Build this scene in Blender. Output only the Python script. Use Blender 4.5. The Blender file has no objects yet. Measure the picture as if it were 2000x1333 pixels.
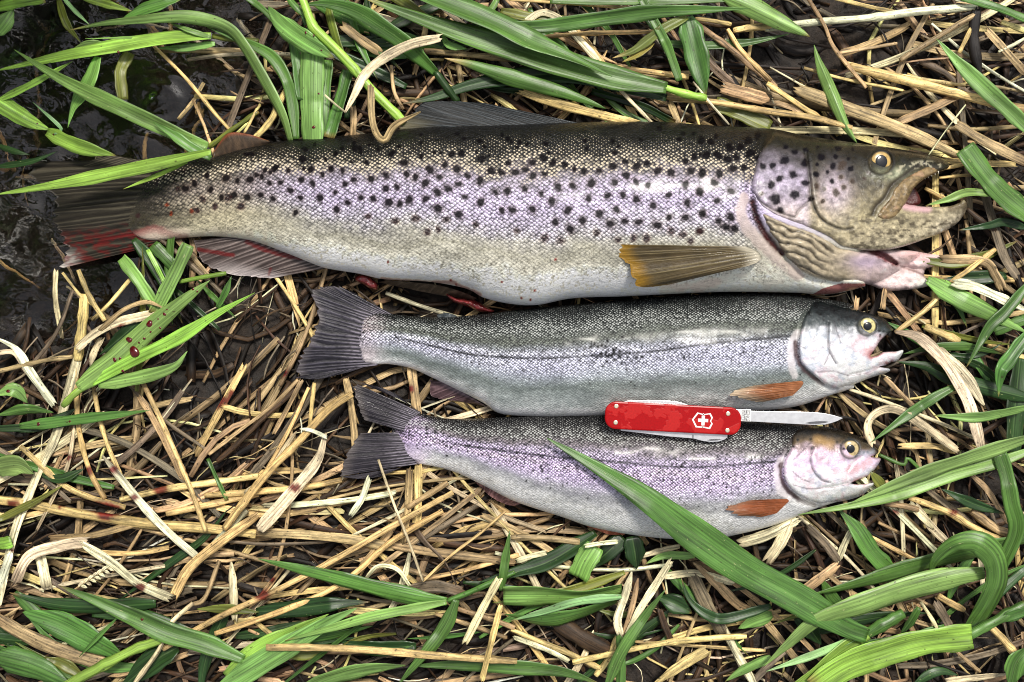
import bpy, math, random
import numpy as np
from mathutils import Vector
from mathutils.geometry import delaunay_2d_cdt

# ---------------------------------------------------------------- camera, sky, sun, exposure
scene = bpy.context.scene
D = 0.62                      # camera height above the litter, metres
S = 0.627 / 2000              # metres of ground per photograph pixel
cam_d = bpy.data.cameras.new('camera')
cam = bpy.data.objects.new('camera', cam_d)
scene.collection.objects.link(cam)
cam.location = (0, 0, D)
cam_d.sensor_width = 36
cam_d.lens = 36 * D / 0.627
cam_d.clip_start = 0.01
cam_d.clip_end = 100
scene.camera = cam
SUN_EL, SUN_AZ = math.radians(62), math.radians(22)      # azimuth from +Y towards +X
world = bpy.data.worlds.new('World')
scene.world = world
world.use_nodes = True
wn = world.node_tree
sky = wn.nodes.new('ShaderNodeTexSky')
sky.sky_type = 'NISHITA'
sky.sun_disc = False
sky.sun_elevation = SUN_EL
sky.sun_rotation = SUN_AZ
sky.dust_density = 4
hs = wn.nodes.new('ShaderNodeHueSaturation')
hs.inputs['Saturation'].default_value = 0.32
wn.links.new(sky.outputs[0], hs.inputs['Color'])
wn.links.new(hs.outputs[0], wn.nodes['Background'].inputs['Color'])
wn.nodes['Background'].inputs['Strength'].default_value = 0.058
sun_d = bpy.data.lights.new('sun', 'SUN')
sun_d.energy = 1.5
sun_d.angle = math.radians(10)
sun_d.color = (1, 0.95, 0.86)
sun = bpy.data.objects.new('sun', sun_d)
scene.collection.objects.link(sun)
sd_ = Vector((math.sin(SUN_AZ) * math.cos(SUN_EL), math.cos(SUN_AZ) * math.cos(SUN_EL), math.sin(SUN_EL)))
sun.rotation_euler = sd_.to_track_quat('Z', 'Y').to_euler()
sun.location = sd_ * 5
scene.view_settings.view_transform = 'Standard'
scene.view_settings.look = 'None'
scene.view_settings.gamma = 1
scene.view_settings.use_curve_mapping = False
scene.view_settings.exposure = 1.08
scene.cycles.filter_width = 1.0

# ---------------------------------------------------------------- helpers
rng = np.random.default_rng(7)
random.seed(7)
C = scene.collection


def lin(*c):
    c = np.array(c, float) / 255
    return np.where(c <= 0.04045, c / 12.92, ((c + 0.055) / 1.055) ** 2.4)


def W(px, py, z):
    """photograph pixel at height z (mm) -> world metres"""
    px, py, z = np.broadcast_arrays(np.asarray(px, float), np.asarray(py, float), np.asarray(z, float) * 0.001)
    f = (D - z) / D
    return np.stack([(px - 1000) * S * f, (666.5 - py) * S * f, z], -1)


def link(o, parent=None):
    C.objects.link(o)
    if parent is not None:
        o.parent = parent
        o.matrix_parent_inverse = parent.matrix_world.inverted()
    return o


def tag(o, label=None, cat=None, group=None, kind=None):
    if label: o['label'] = label
    if cat: o['category'] = cat
    if group: o['group'] = group
    if kind: o['kind'] = kind
    return o


def empty(name, loc):
    o = bpy.data.objects.new(name, None)
    o.empty_display_size = 0.01
    o.location = loc
    o.matrix_world = o.matrix_world.copy()
    C.objects.link(o)
    bpy.context.view_layer.update()
    return o


def mesh(name, V, F, mat, col=None, uv=None, msk=None, parent=None, smooth=True):
    """V Nx3 metres, F list of index lists or array, per-vertex colour, uv and mask"""
    me = bpy.data.meshes.new(name)
    V = np.asarray(V, float)
    if isinstance(F, np.ndarray):
        k = F.shape[1]
        me.vertices.add(len(V))
        me.vertices.foreach_set('co', V.astype(np.float32).ravel())
        me.loops.add(F.size)
        me.loops.foreach_set('vertex_index', F.astype(np.int32).ravel())
        me.polygons.add(len(F))
        me.polygons.foreach_set('loop_start', np.arange(0, F.size, k, dtype=np.int32))
        me.update(calc_edges=True)
    else:
        me.from_pydata(V.tolist(), [], F)
    me.polygons.foreach_set('use_smooth', np.full(len(me.polygons), smooth, dtype=bool))
    li = np.empty(len(me.loops), dtype=np.int32)
    me.loops.foreach_get('vertex_index', li)
    if uv is not None:
        l = me.uv_layers.new(name='UVMap')
        l.data.foreach_set('uv', np.asarray(uv, np.float32)[li].ravel())
    for nm, c in (('Col', col), ('Msk', msk)):
        if c is not None:
            a = me.color_attributes.new(nm, 'FLOAT_COLOR', 'POINT')
            c = np.asarray(c, np.float32)
            if c.shape[1] == 3:
                c = np.concatenate([c, np.ones((len(c), 1), np.float32)], 1)
            a.data.foreach_set('color', c.ravel())
    me.materials.append(mat)
    me.update()
    return link(bpy.data.objects.new(name, me), parent)


def sm(a, b, x):
    t = np.clip((x - a) / (b - a + 1e-12), 0, 1)
    return t * t * (3 - 2 * t)


_lat = np.random.default_rng(3).random((256, 256))


def vnoise(x, y):
    xi, yi = np.floor(x).astype(int), np.floor(y).astype(int)
    fx, fy = x - xi, y - yi
    fx, fy = fx * fx * (3 - 2 * fx), fy * fy * (3 - 2 * fy)
    g = lambda i, j: _lat[i & 255, j & 255]
    return (g(xi, yi) * (1 - fx) + g(xi + 1, yi) * fx) * (1 - fy) + (g(xi, yi + 1) * (1 - fx) + g(xi + 1, yi + 1) * fx) * fy


def fbm(x, y, o=4):
    r, a, n = 0, 0.5, 0
    for k in range(o):
        r = r + a * vnoise(x * 2 ** k + 17 * k, y * 2 ** k + 31 * k)
        n += a
        a *= 0.5
    return r / n


def pts(s, org=None, sc=1):
    """'x,y x,y' -> array; org and sc map a zoomed crop back to photograph pixels"""
    a = np.array([[float(v) for v in p.split(',')] for p in s.split()])
    return a if org is None else a / sc + np.array(org)


def catmull(P, n, closed=False):
    P = np.asarray(P, float)
    if len(P) == 2 and not closed:
        t = np.linspace(0, 1, n)[:, None]
        return P[0] * (1 - t) + P[1] * t
    if closed:
        Q = np.concatenate([P[-1:], P, P[:2]])
    else:
        Q = np.concatenate([[2 * P[0] - P[1]], P, [2 * P[-1] - P[-2]]])
    out = []
    for i in range(len(Q) - 3):
        p0, p1, p2, p3 = Q[i:i + 4]
        t = np.linspace(0, 1, 24, endpoint=False)[:, None]
        out.append(0.5 * (2 * p1 + (p2 - p0) * t + (2 * p0 - 5 * p1 + 4 * p2 - p3) * t ** 2 + (3 * p1 - p0 - 3 * p2 + p3) * t ** 3))
    out.append(Q[-2][None])
    R = np.concatenate(out)
    d = np.r_[0, np.cumsum(np.linalg.norm(np.diff(R[:, :2], axis=0), axis=1))]
    s = np.linspace(0, d[-1], n)
    return np.stack([np.interp(s, d, R[:, k]) for k in range(R.shape[1])], -1)


def dseg(P, L, closed=False):
    """distance of points P to polyline L"""
    L = np.asarray(L, float)
    if closed: L = np.concatenate([L, L[:1]])
    best = np.full(len(P), 1e9)
    for a, b in zip(L[:-1], L[1:]):
        ab = b - a
        t = np.clip(((P - a) @ ab) / (ab @ ab + 1e-9), 0, 1)
        best = np.minimum(best, np.hypot(*(P - a - t[:, None] * ab).T))
    return best


def inside(P, L):
    r = np.zeros(len(P), bool)
    x, y = P[:, 0], P[:, 1]
    for (x0, y0), (x1, y1) in zip(L, np.roll(L, -1, 0)):
        c = (y0 > y) != (y1 > y)
        r ^= c & (x < (x1 - x0) * (y - y0) / (y1 - y0 + 1e-12) + x0)
    return r


def mixc(Cc, col, m):
    m = np.asarray(m)[:, None]
    return Cc * (1 - m) + np.asarray(col) * m


# ---------------------------------------------------------------- materials
def new_mat(name):
    m = bpy.data.materials.new(name)
    m.use_nodes = True
    return m, m.node_tree, m.node_tree.nodes['Principled BSDF']


def nd(t, typ, props=None, **inp):
    n = t.nodes.new('ShaderNode' + typ)
    for k, v in (props or {}).items():
        setattr(n, k, v)
    for k, v in inp.items():
        key = int(k[1:]) if k[0] == 'i' and k[1:].isdigit() else k.replace('_', ' ')
        s = n.inputs[key]
        if isinstance(v, bpy.types.NodeSocket):
            t.links.new(v, s)
        else:
            s.default_value = v
    return n


def mth(t, op, a, b=0.0, c=0.0):
    return nd(t, 'Math', {'operation': op}, i0=a, i1=b, i2=c).outputs[0]


def mulc(t, col, fac):
    n = nd(t, 'Mix', {'data_type': 'RGBA', 'blend_type': 'MULTIPLY'}, i0=1.0)
    t.links.new(col, n.inputs[6])
    t.links.new(fac, n.inputs[7])
    return n.outputs[2]


def mixn(t, fac, a, b):
    n = nd(t, 'Mix', {'data_type': 'RGBA'}, i0=fac)
    for s, v in ((n.inputs[6], a), (n.inputs[7], b)):
        if isinstance(v, bpy.types.NodeSocket): t.links.new(v, s)
        else: s.default_value = (*v, 1)
    return n.outputs[2]


def rng_(t, x, a, b, c, d):
    return nd(t, 'MapRange', None, Value=x, From_Min=a, From_Max=b, To_Min=c, To_Max=d).outputs[0]


def straw_material():
    m, t, b = new_mat('dry_straw')
    col = nd(t, 'Attribute', {'attribute_name': 'Col'})
    uv = nd(t, 'UVMap', {'uv_map': 'UVMap'}).outputs[0]
    st = nd(t, 'Mapping', None, Vector=uv, Scale=(0.03, 1.0, 1)).outputs[0]
    n1 = nd(t, 'TexNoise', None, Vector=st, Scale=1.0, Detail=5.0, Roughness=0.7).outputs[0]
    s2 = nd(t, 'Mapping', None, Vector=uv, Scale=(0.12, 0.35, 1)).outputs[0]
    n2 = nd(t, 'TexNoise', None, Vector=s2, Scale=1.0, Detail=4.0, Roughness=0.65).outputs[0]
    s3 = nd(t, 'Mapping', None, Vector=uv, Scale=(0.4, 0.75, 1)).outputs[0]
    n3 = nd(t, 'TexNoise', None, Vector=s3, Scale=1.0, Detail=2.0).outputs[0]
    a = mth(t, 'MULTIPLY', rng_(t, n1, 0.36, 0.6, 0.3, 1.3), rng_(t, n2, 0.33, 0.6, 0.55, 1.2))
    a = mth(t, 'MULTIPLY', a, rng_(t, n3, 0.29, 0.36, 0.25, 1.0))
    t.links.new(mulc(t, col.outputs[0], a), b.inputs['Base Color'])
    b.inputs['Roughness'].default_value = 0.55
    b.inputs['Specular IOR Level'].default_value = 0.35
    t.links.new(nd(t, 'Bump', None, Strength=0.6, Distance=0.0006, Height=n1).outputs[0], b.inputs['Normal'])
    return m


def leaf_material():
    m, t, b = new_mat('green_leaf')
    col = nd(t, 'Attribute', {'attribute_name': 'Col'})
    uv = nd(t, 'UVMap', {'uv_map': 'UVMap'}).outputs[0]
    st = nd(t, 'Mapping', None, Vector=uv, Scale=(0.015, 0.9, 1)).outputs[0]
    n1 = nd(t, 'TexNoise', None, Vector=st, Scale=1.0, Detail=4.0, Roughness=0.65).outputs[0]
    n2 = nd(t, 'TexNoise', None, Vector=nd(t, 'Mapping', None, Vector=uv, Scale=(0.03, 0.12, 1)).outputs[0], Scale=1.0, Detail=3.0).outputs[0]
    n3 = nd(t, 'TexNoise', None, Vector=nd(t, 'Mapping', None, Vector=uv, Scale=(0.28, 0.9, 1)).outputs[0], Scale=1.0, Detail=2.0).outputs[0]
    n4 = nd(t, 'TexNoise', None, Vector=nd(t, 'Mapping', None, Vector=uv, Scale=(0.012, 0.03, 1)).outputs[0], Scale=1.0, Detail=2.0).outputs[0]
    s = mth(t, 'ABSOLUTE', mth(t, 'SUBTRACT', col.outputs['Alpha'], 0.5))
    rib = rng_(t, s, 0.0, 0.05, 1.0, 0.0)
    a = mth(t, 'MULTIPLY', rng_(t, n1, 0.35, 0.65, 0.5, 1.5), rng_(t, n2, 0.3, 0.7, 0.55, 1.4))
    c = mulc(t, col.outputs[0], a)
    c = mixn(t, mth(t, 'MULTIPLY', rib, 0.3), c, (0.22, 0.36, 0.12))
    drt = rng_(t, nd(t, 'TexNoise', None, Vector=nd(t, 'Mapping', None, Vector=uv, Scale=(0.35, 0.6, 1), Location=(40, 9, 0)).outputs[0], Scale=1.0, Detail=3.0).outputs[0], 0.66, 0.72, 0.0, 0.75)
    c = mixn(t, drt, c, (0.05, 0.04, 0.015))
    les = mth(t, 'MULTIPLY', rng_(t, n3, 0.68, 0.73, 0.0, 1.0), rng_(t, n4, 0.47, 0.56, 0.0, 0.85))
    c = mixn(t, les, c, (0.42, 0.45, 0.2))
    t.links.new(c, b.inputs['Base Color'])
    b.inputs['Roughness'].default_value = 0.36
    b.inputs['Specular IOR Level'].default_value = 0.5
    t.links.new(nd(t, 'Bump', None, Strength=0.5, Distance=0.0004, Height=n1).outputs[0], b.inputs['Normal'])
    tr = nd(t, 'BsdfTranslucent', None, Color=mulc(t, c, nd(t, 'RGB').outputs[0]))
    t.nodes['RGB'].outputs[0].default_value = (1.0, 1.15, 0.45, 1)
    mx = nd(t, 'MixShader', None, i0=0.22)
    t.links.new(b.outputs[0], mx.inputs[1])
    t.links.new(tr.outputs[0], mx.inputs[2])
    t.links.new(mx.outputs[0], t.nodes['Material Output'].inputs['Surface'])
    return m


def skin_material(name, dot, edge_dark, rough=0.3):
    """fish skin: pigment and painted sky sheen in Col, scales as a diamond lattice; Msk = scale depth, pale dot, silver, wetness"""
    m, t, b = new_mat(name)
    col = nd(t, 'Attribute', {'attribute_name': 'Col'})
    ma = nd(t, 'Attribute', {'attribute_name': 'Msk'})
    msk = nd(t, 'SeparateColor', None, Color=ma.outputs[0])
    uv = nd(t, 'UVMap', {'uv_map': 'UVMap'}).outputs[0]
    mp = nd(t, 'Mapping', None, Vector=uv, Rotation=(0, 0, math.radians(45))).outputs[0]
    vo = nd(t, 'TexVoronoi', {'voronoi_dimensions': '2D'}, Vector=mp, Scale=1.0, Randomness=0.42)
    dist = vo.outputs['Distance']
    rnd = nd(t, 'SeparateColor', None, Color=vo.outputs['Color']).outputs[0]
    edge = rng_(t, dist, 0.36, 0.56, 0.0, 1.0)
    cen = nd(t, 'Math', {'operation': 'MULTIPLY', 'use_clamp': True}, i0=mth(t, 'SUBTRACT', mth(t, 'MULTIPLY', msk.outputs[1], 0.5), dist), i1=7.0).outputs[0]
    # scale outlines
    e = mth(t, 'MULTIPLY', mth(t, 'MULTIPLY', edge, msk.outputs[0]), edge_dark)
    c = mixn(t, e, col.outputs[0], (0.012, 0.012, 0.014))
    # each scale a little lighter or darker
    v = rng_(t, rnd, 0.0, 1.0, 0.58, 1.42)
    mm = nd(t, 'Mix', {'data_type': 'FLOAT'}, i0=msk.outputs[0])
    mm.inputs[2].default_value = 1.0
    t.links.new(v, mm.inputs[3])
    c = mulc(t, c, mm.outputs[0])
    d = mth(t, 'MULTIPLY', cen, rng_(t, rnd, 0.1, 0.6, 0.25, 1.0))
    c = mixn(t, d, c, dot)
    t.links.new(c, b.inputs['Base Color'])
    t.links.new(msk.outputs[2], b.inputs['Metallic'])
    no = nd(t, 'TexNoise', None, Vector=uv, Scale=0.6, Detail=5.0).outputs[0]
    t.links.new(rng_(t, no, 0.3, 0.7, rough - 0.1, rough + 0.12), b.inputs['Roughness'])
    t.links.new(mth(t, 'MULTIPLY', ma.outputs['Alpha'], 0.5), b.inputs['Specular IOR Level'])
    nf = nd(t, 'TexNoise', None, Vector=uv, Scale=2.6, Detail=3.0).outputs[0]
    nsum = mth(t, 'ADD', mth(t, 'MULTIPLY', no, 0.9), mth(t, 'MULTIPLY', nf, 0.5))
    h = mth(t, 'SUBTRACT', nsum, mth(t, 'MULTIPLY', dist, msk.outputs[0]))
    t.links.new(nd(t, 'Bump', None, Strength=0.8, Distance=0.0008, Height=h).outputs[0], b.inputs['Normal'])
    t.links.new(mth(t, 'MULTIPLY', ma.outputs['Alpha'], 0.3), b.inputs['Coat Weight'])
    b.inputs['Coat Roughness'].default_value = 0.22
    return m


def plain(name, c, rough=0.4, metal=0.0, bump=0.0, bscale=2000.0, var=0.0, coat=0.0):
    m, t, b = new_mat(name)
    b.inputs['Roughness'].default_value = rough
    b.inputs['Metallic'].default_value = metal
    b.inputs['Coat Weight'].default_value = coat
    oc = nd(t, 'TexCoord').outputs['Object']
    n = nd(t, 'TexNoise', None, Vector=oc, Scale=bscale, Detail=4.0).outputs[0]
    base = nd(t, 'RGB')
    base.outputs[0].default_value = (*c, 1)
    t.links.new(mulc(t, base.outputs[0], rng_(t, n, 0.3, 0.7, 1 - var, 1 + var)), b.inputs['Base Color'])
    if bump:
        t.links.new(nd(t, 'Bump', None, Strength=bump, Distance=0.0004, Height=n).outputs[0], b.inputs['Normal'])
    return m


M_STRAW = straw_material()
M_LEAF = leaf_material()
M_BROWN = skin_material('brown_trout_skin', (0.66, 0.57, 0.42), 0.8)
M_RAIN = skin_material('rainbow_trout_skin', (0.5, 0.52, 0.5), 0.85, 0.27)


def fin_material():
    m, t, b = new_mat('fin_membrane')
    col = nd(t, 'Attribute', {'attribute_name': 'Col'})
    uv = nd(t, 'UVMap', {'uv_map': 'UVMap'}).outputs[0]
    n = nd(t, 'TexNoise', None, Vector=nd(t, 'Mapping', None, Vector=uv, Scale=(6, 90, 1)).outputs[0], Scale=1.0, Detail=4.0, Roughness=0.7).outputs[0]
    t.links.new(mulc(t, col.outputs[0], rng_(t, n, 0.3, 0.7, 0.55, 1.4)), b.inputs['Base Color'])
    b.inputs['Roughness'].default_value = 0.36
    b.inputs['Specular IOR Level'].default_value = 0.3
    b.inputs['Coat Weight'].default_value = 0.05
    t.links.new(nd(t, 'Bump', None, Strength=0.5, Distance=0.0006, Height=n).outputs[0], b.inputs['Normal'])
    return m


M_FIN = fin_material()
M_BLOOD = plain('blood', (0.09, 0.003, 0.004), 0.12, 0, 0, 300, 0.2, 0.6)
M_PUPIL = plain('pupil', (0.008, 0.01, 0.014), 0.12, 0, 0, 300, 0.1, 0.2)
# ---------------------------------------------------------------- ground and water
WATER_Z = -13.0
SHORE = pts('-3000,-3000 560,-3000 548,-80 520,60 470,150 480,215 440,290 380,330 330,470 345,560 250,640 170,700 60,700 -60,690 -700,760 -3000,900')


def wet_depth(P):
    """0 on the bank, 1 well inside the water"""
    d = dseg(P, SHORE, True)
    return np.where(inside(P, SHORE), sm(0, 70, d), 0) , np.where(inside(P, SHORE), 0, sm(140, 0, d))


def mud_height(P):
    w, near = wet_depth(P)
    n = fbm(P[:, 0] / 90 + 40, P[:, 1] / 90 + 7, 5) - 0.5
    n2 = fbm(P[:, 0] / 18 + 4, P[:, 1] / 18 + 70, 3) - 0.5
    return -8 + n * 11 + n2 * 4 - w * 24 - near * 4


def build_ground():
    a = np.arange(-620, 2621, 9.0)
    b_ = np.arange(-520, 1881, 9.0)
    far = np.array([-9000, -4000, -2000, -1100])
    a = np.r_[far, a, 3100, 4000, 6000, 11000]
    b_ = np.r_[far, b_, 2400, 3300, 5400, 10400]
    X, Y = np.meshgrid(a, b_, indexing='ij')
    P = np.stack([X.ravel(), Y.ravel()], -1)
    z = mud_height(P)
    # flat-lying sheet: plain metric layout, not projected
    V = np.stack([(P[:, 0] - 1000) * S, (666.5 - P[:, 1]) * S, z * 0.001], -1)
    i, j = np.meshgrid(np.arange(len(a) - 1), np.arange(len(b_) - 1), indexing='ij')
    q = (i * len(b_) + j).ravel()
    F = np.stack([q, q + 1, q + len(b_) + 1, q + len(b_)], -1)
    m, t, b = new_mat('wet_mud')
    oc = nd(t, 'TexCoord').outputs['Object']
    n1 = nd(t, 'TexNoise', None, Vector=oc, Scale=28.0, Detail=7.0, Roughness=0.65).outputs[0]
    n2 = nd(t, 'TexNoise', None, Vector=oc, Scale=260.0, Detail=6.0, Roughness=0.7).outputs[0]
    c = mixn(t, rng_(t, n1, 0.35, 0.65, 0, 1), (0.009, 0.006, 0.004), (0.034, 0.024, 0.017))
    t.links.new(mulc(t, c, rng_(t, n2, 0.35, 0.65, 0.5, 1.5)), b.inputs['Base Color'])
    t.links.new(rng_(t, n1, 0.35, 0.6, 0.5, 0.85), b.inputs['Roughness'])
    t.links.new(nd(t, 'Bump', None, Strength=0.8, Distance=0.002, Height=n2).outputs[0], b.inputs['Normal'])
    o = mesh('ground', V, F, m)
    tag(o, 'dark wet mud bank under the straw', None, None, 'structure')
    # water sheet with real ripples
    a = np.r_[-9000, -3000, -1200, np.arange(-400, 641, 6.0)]
    b_ = np.r_[-9000, -3000, -1200, np.arange(-400, 781, 6.0), 900]
    X, Y = np.meshgrid(a, b_, indexing='ij')
    P = np.stack([X.ravel(), Y.ravel()], -1)
    x, y = P[:, 0], P[:, 1]
    wx = x + 60 * fbm(x / 110, y / 110, 3)
    wy = y + 60 * fbm(x / 110 + 50, y / 110 + 20, 3)
    rip = 0.6 * np.sin(wx / 24 + wy / 33) + 0.5 * np.sin(wx / 38 - wy / 21 + 2) + 1.1 * (fbm(wx / 48, wy / 36, 2) - 0.5) * 2
    r0 = np.hypot(x - 290, (y - 180) * 1.6)
    rip += 0.8 * np.cos(r0 / 6.5) * np.exp(-r0 / 55)
    r1 = np.hypot(x - 80, (y - 620) * 1.5)
    rip += 0.6 * np.cos(r1 / 8) * np.exp(-r1 / 60)
    V = np.stack([(x - 1000) * S, (666.5 - y) * S, (WATER_Z + rip * 0.75) * 0.001], -1)
    i, j = np.meshgrid(np.arange(len(a) - 1), np.arange(len(b_) - 1), indexing='ij')
    q = (i * len(b_) + j).ravel()
    F = np.stack([q, q + len(b_), q + len(b_) + 1, q + 1], -1)
    m, t, b = new_mat('stream_water')
    b.inputs['Base Color'].default_value = (0.2, 0.17, 0.15, 1)
    b.inputs['Transmission Weight'].default_value = 1
    b.inputs['Roughness'].default_value = 0.0
    b.inputs['IOR'].default_value = 1.6
    oc = nd(t, 'TexCoord').outputs['Object']
    n1 = nd(t, 'TexNoise', None, Vector=oc, Scale=75.0, Detail=2.0, Distortion=1.5).outputs[0]
    t.links.new(nd(t, 'Bump', None, Strength=0.25, Distance=0.0012, Height=n1).outputs[0], b.inputs['Normal'])
    o = mesh('water', V, F, m)
    tag(o, 'dark rippled stream water at the bank', None, None, 'structure')


build_ground()

# ---------------------------------------------------------------- blades and stalks
GREEN = dict(br=(170, 212, 92), li=(144, 186, 98), mi=(102, 148, 68), dk=(56, 90, 44), ol=(132, 140, 62), ye=(184, 170, 92), pa=(160, 204, 140))
STRAW = dict(go=(232, 200, 134), pa=(242, 224, 182), ta=(190, 162, 118), gr=(134, 118, 96), br=(88, 66, 46), db=(38, 28, 21))
STAINS = [(25, 983, 9), (187, 990, 12), (205, 992, 14), (222, 997, 13), (205, 1006, 13), (132, 893, 7), (313, 955, 13), (268, 915, 8), (222, 918, 8), (575, 953, 9),
          (273, 1148, 9), (116, 1088, 7), (172, 920, 9), (262, 1097, 8), (285, 1098, 8), (530, 1133, 7), (512, 1162, 13), (120, 987, 6), (440, 782, 10), (425, 790, 10), (455, 770, 9),
          (545, 715, 10), (552, 727, 10), (240, 640, 8), (228, 645, 7), (220, 652, 6), (1745, 1003, 9), (232, 1175, 4), (25, 1075, 5), (800, 760, 9), (262, 972, 7), (1862, 1002, 7), (370, 918, 8)]


def tpr(t, prof):
    if prof == 'e':
        return np.minimum(1, 0.5 + 3 * t) * np.clip((1 - t) / 0.45, 0, 1) ** 0.8
    if prof == 's':
        return tpr(1 - t, 'e')
    if prof == 'b':
        return np.clip(t / 0.4, 0, 1) ** 0.75 * np.clip((1 - t) / 0.4, 0, 1) ** 0.75
    if prof == 'f':          # frayed: narrows a little at both ends
        return 0.8 + 0.2 * np.clip(np.minimum(t, 1 - t) / 0.08, 0, 1)
    return 0.86 + 0.14 * np.clip(np.minimum(t, 1 - t) / 0.1, 0, 1)


def ribbon(P, w, z, prof='n', style='leaf', crease=0.22, curl=0.0, roll=0.0, twist=0.0, arch=0.0, K=5, seg=None, bump=0.0, seed=None, thick=None):
    """strip along photograph points P, width w px at height z mm -> verts, quads, uv(mm), s, pixel positions"""
    r = np.random.default_rng(seed if seed is not None else int(abs(P[0][0] * 31 + P[0][1] * 17 + P[-1][0] * 7)) + 1)
    L = np.linalg.norm(np.diff(P, axis=0), axis=1).sum()
    n = seg or int(np.clip(L / 6, 6, 90))
    Q = catmull(P, n)
    t = np.linspace(0, 1, n)
    zz = np.full(n, float(z)) if np.isscalar(z) else np.interp(t, np.linspace(0, 1, len(z)), z)
    zz = zz + arch * np.sin(np.pi * t)
    ph = r.random(6) * 6.28
    if style == 'leaf' and n > 14:                 # a crease somewhere along the blade
        kp = r.uniform(0.2, 0.8)
        zz = zz + r.normal(0, 1.3) * np.exp(-np.abs(t - kp) / 0.09)
    zz = zz + bump * (np.sin(t * 5 + ph[0]) + 0.5 * np.sin(t * 11 + ph[1]))
    A = W(Q[:, 0], Q[:, 1], zz)
    T = np.gradient(A, axis=0)
    T /= np.linalg.norm(T, axis=1)[:, None] + 1e-12
    up = np.array([0, 0, 1.0])
    B = np.cross(up, T)
    B /= np.linalg.norm(B, axis=1)[:, None] + 1e-9
    N = np.cross(T, B)
    hw = w * S * 0.5 * tpr(t, prof) * (1 + 0.06 * np.sin(t * 9 + ph[2]) + 0.04 * np.sin(t * 23 + ph[3]))
    if style == 'strip' and r.random() < 0.45:      # one end torn to a point
        te = t if r.random() < 0.5 else 1 - t
        hw = hw * (0.25 + 0.75 * np.clip(te / r.uniform(0.12, 0.4), 0, 1))
    hw = np.maximum(hw, 0.00012)
    if style == 'stalk':
        k = 8
        a = np.linspace(0, 2 * np.pi, k, endpoint=False)
        nodes = np.zeros(n)
        for p in np.arange(ph[4] / 6.28, 1, 0.37):
            nodes += 0.18 * np.exp(-((t - p) * L / 9) ** 2)
        hw = hw * (1 + nodes)
        off = B[:, None] * (np.cos(a)[None, :, None]) * hw[:, None, None] + N[:, None] * (np.sin(a)[None, :, None]) * hw[:, None, None] * 0.72
        V = A[:, None] + off
        s = np.broadcast_to(np.cos(a), (n, k))
        vmm = np.broadcast_to(a / 6.28, (n, k)) * hw[:, None] * 4000
        R = k
    else:
        sv = np.linspace(-1, 1, K)
        ro = np.radians(roll + twist * t + 4 * np.sin(t * 7 + ph[5]))
        side = B * np.cos(ro)[:, None] + N * np.sin(ro)[:, None]
        nor = N * np.cos(ro)[:, None] - B * np.sin(ro)[:, None]
        prof_n = crease * np.abs(sv) + curl * (1 - sv ** 2)
        wav = 0.05 * np.sin(t[:, None] * L / 28 + ph[0] + sv[None] * 1.7) * np.abs(sv)[None]
        hgt = (prof_n[None] + wav) * hw[:, None]
        th = thick or (0.00022 if style == 'leaf' else 0.00035)
        top = A[:, None] + side[:, None] * sv[None, :, None] * hw[:, None, None] + nor[:, None] * hgt[..., None]
        if style == 'strip':                 # torn ends and fluted surface
            rag = r.normal(0, 0.5, K)
            rag2 = r.normal(0, 0.5, K)
            top[0] += T[0] * (rag * hw[0])[:, None]
            top[-1] += T[-1] * (rag2 * hw[-1])[:, None]
            top += nor[:, None] * (r.normal(0, 0.09, K)[None] * hw[:, None])[..., None]
        bot = top - nor[:, None] * th
        V = np.concatenate([top, bot[:, ::-1]], 1)
        s = np.broadcast_to(np.concatenate([sv, sv[::-1]]), (n, 2 * K))
        vmm = s * hw[:, None] * 1000
        R = 2 * K
    d = np.r_[0, np.cumsum(np.linalg.norm(np.diff(A, axis=0), axis=1))] * 1000
    u = np.broadcast_to(d[:, None] + r.random() * 5000, (n, R))
    uv = np.stack([u, vmm + r.random() * 500], -1).reshape(-1, 2)
    i, j = np.meshgrid(np.arange(n - 1), np.arange(R), indexing='ij')
    q0, q1 = i * R + j, i * R + (j + 1) % R
    F = np.stack([q0, q1, q1 + R, q0 + R], -1).reshape(-1, 4)
    # end caps as quads
    caps = []
    for base in (0, (n - 1) * R):
        for k in range(R // 2 - 1):
            c = [base + k, base + k + 1, base + R - 2 - k, base + R - 1 - k]
            caps.append(c if base else c[::-1])
    F = np.concatenate([F, np.array(caps)])
    tt = np.broadcast_to(t[:, None], (n, R)).ravel()
    pxy = np.stack([1000 + V[..., 0] / S * D / (D - V[..., 2]), 666.5 - V[..., 1] / S * D / (D - V[..., 2])], -1).reshape(-1, 2)
    return V.reshape(-1, 3), F, uv, s.reshape(-1).copy(), tt, pxy


def straw_color(key, n, pxy, tt, r, stain=True, jit=0.12):
    c = lin(*STRAW[key]) * dict(go=1.0, pa=1.0, ta=0.95, gr=0.8, br=0.7, db=0.55)[key] * (1 + r.normal(0, jit)) * (1 + r.normal(0, 0.03, 3))  # dark keys lowered further, painting deep shade between the straws
    c = np.clip(c, 0.004, 0.86)
    col = np.tile(c, (n, 1))
    lo = r.random() * 6
    col *= (1 + 0.22 * np.sin(tt * 6 + lo))[:, None]
    if r.random() < 0.4:                     # dirty brown end
        e = sm(0.7, 1.0, tt if r.random() < 0.5 else 1 - tt)
        col = mixc(col, lin(92, 66, 44), e * 0.6)
    if stain:
        for x, y, rad in STAINS:
            d = np.hypot((pxy[:, 0] - x) , (pxy[:, 1] - y) * 1.3)
            if d.min() < rad * 1.7:
                col = mixc(col, lin(104, 8, 12), sm(rad * 1.6, rad * 0.9, d + 4 * (vnoise(pxy[:, 0] / 4, pxy[:, 1] / 3) - 0.5)) * 0.93)
    return np.concatenate([col, np.ones((n, 1))], 1)


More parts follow.
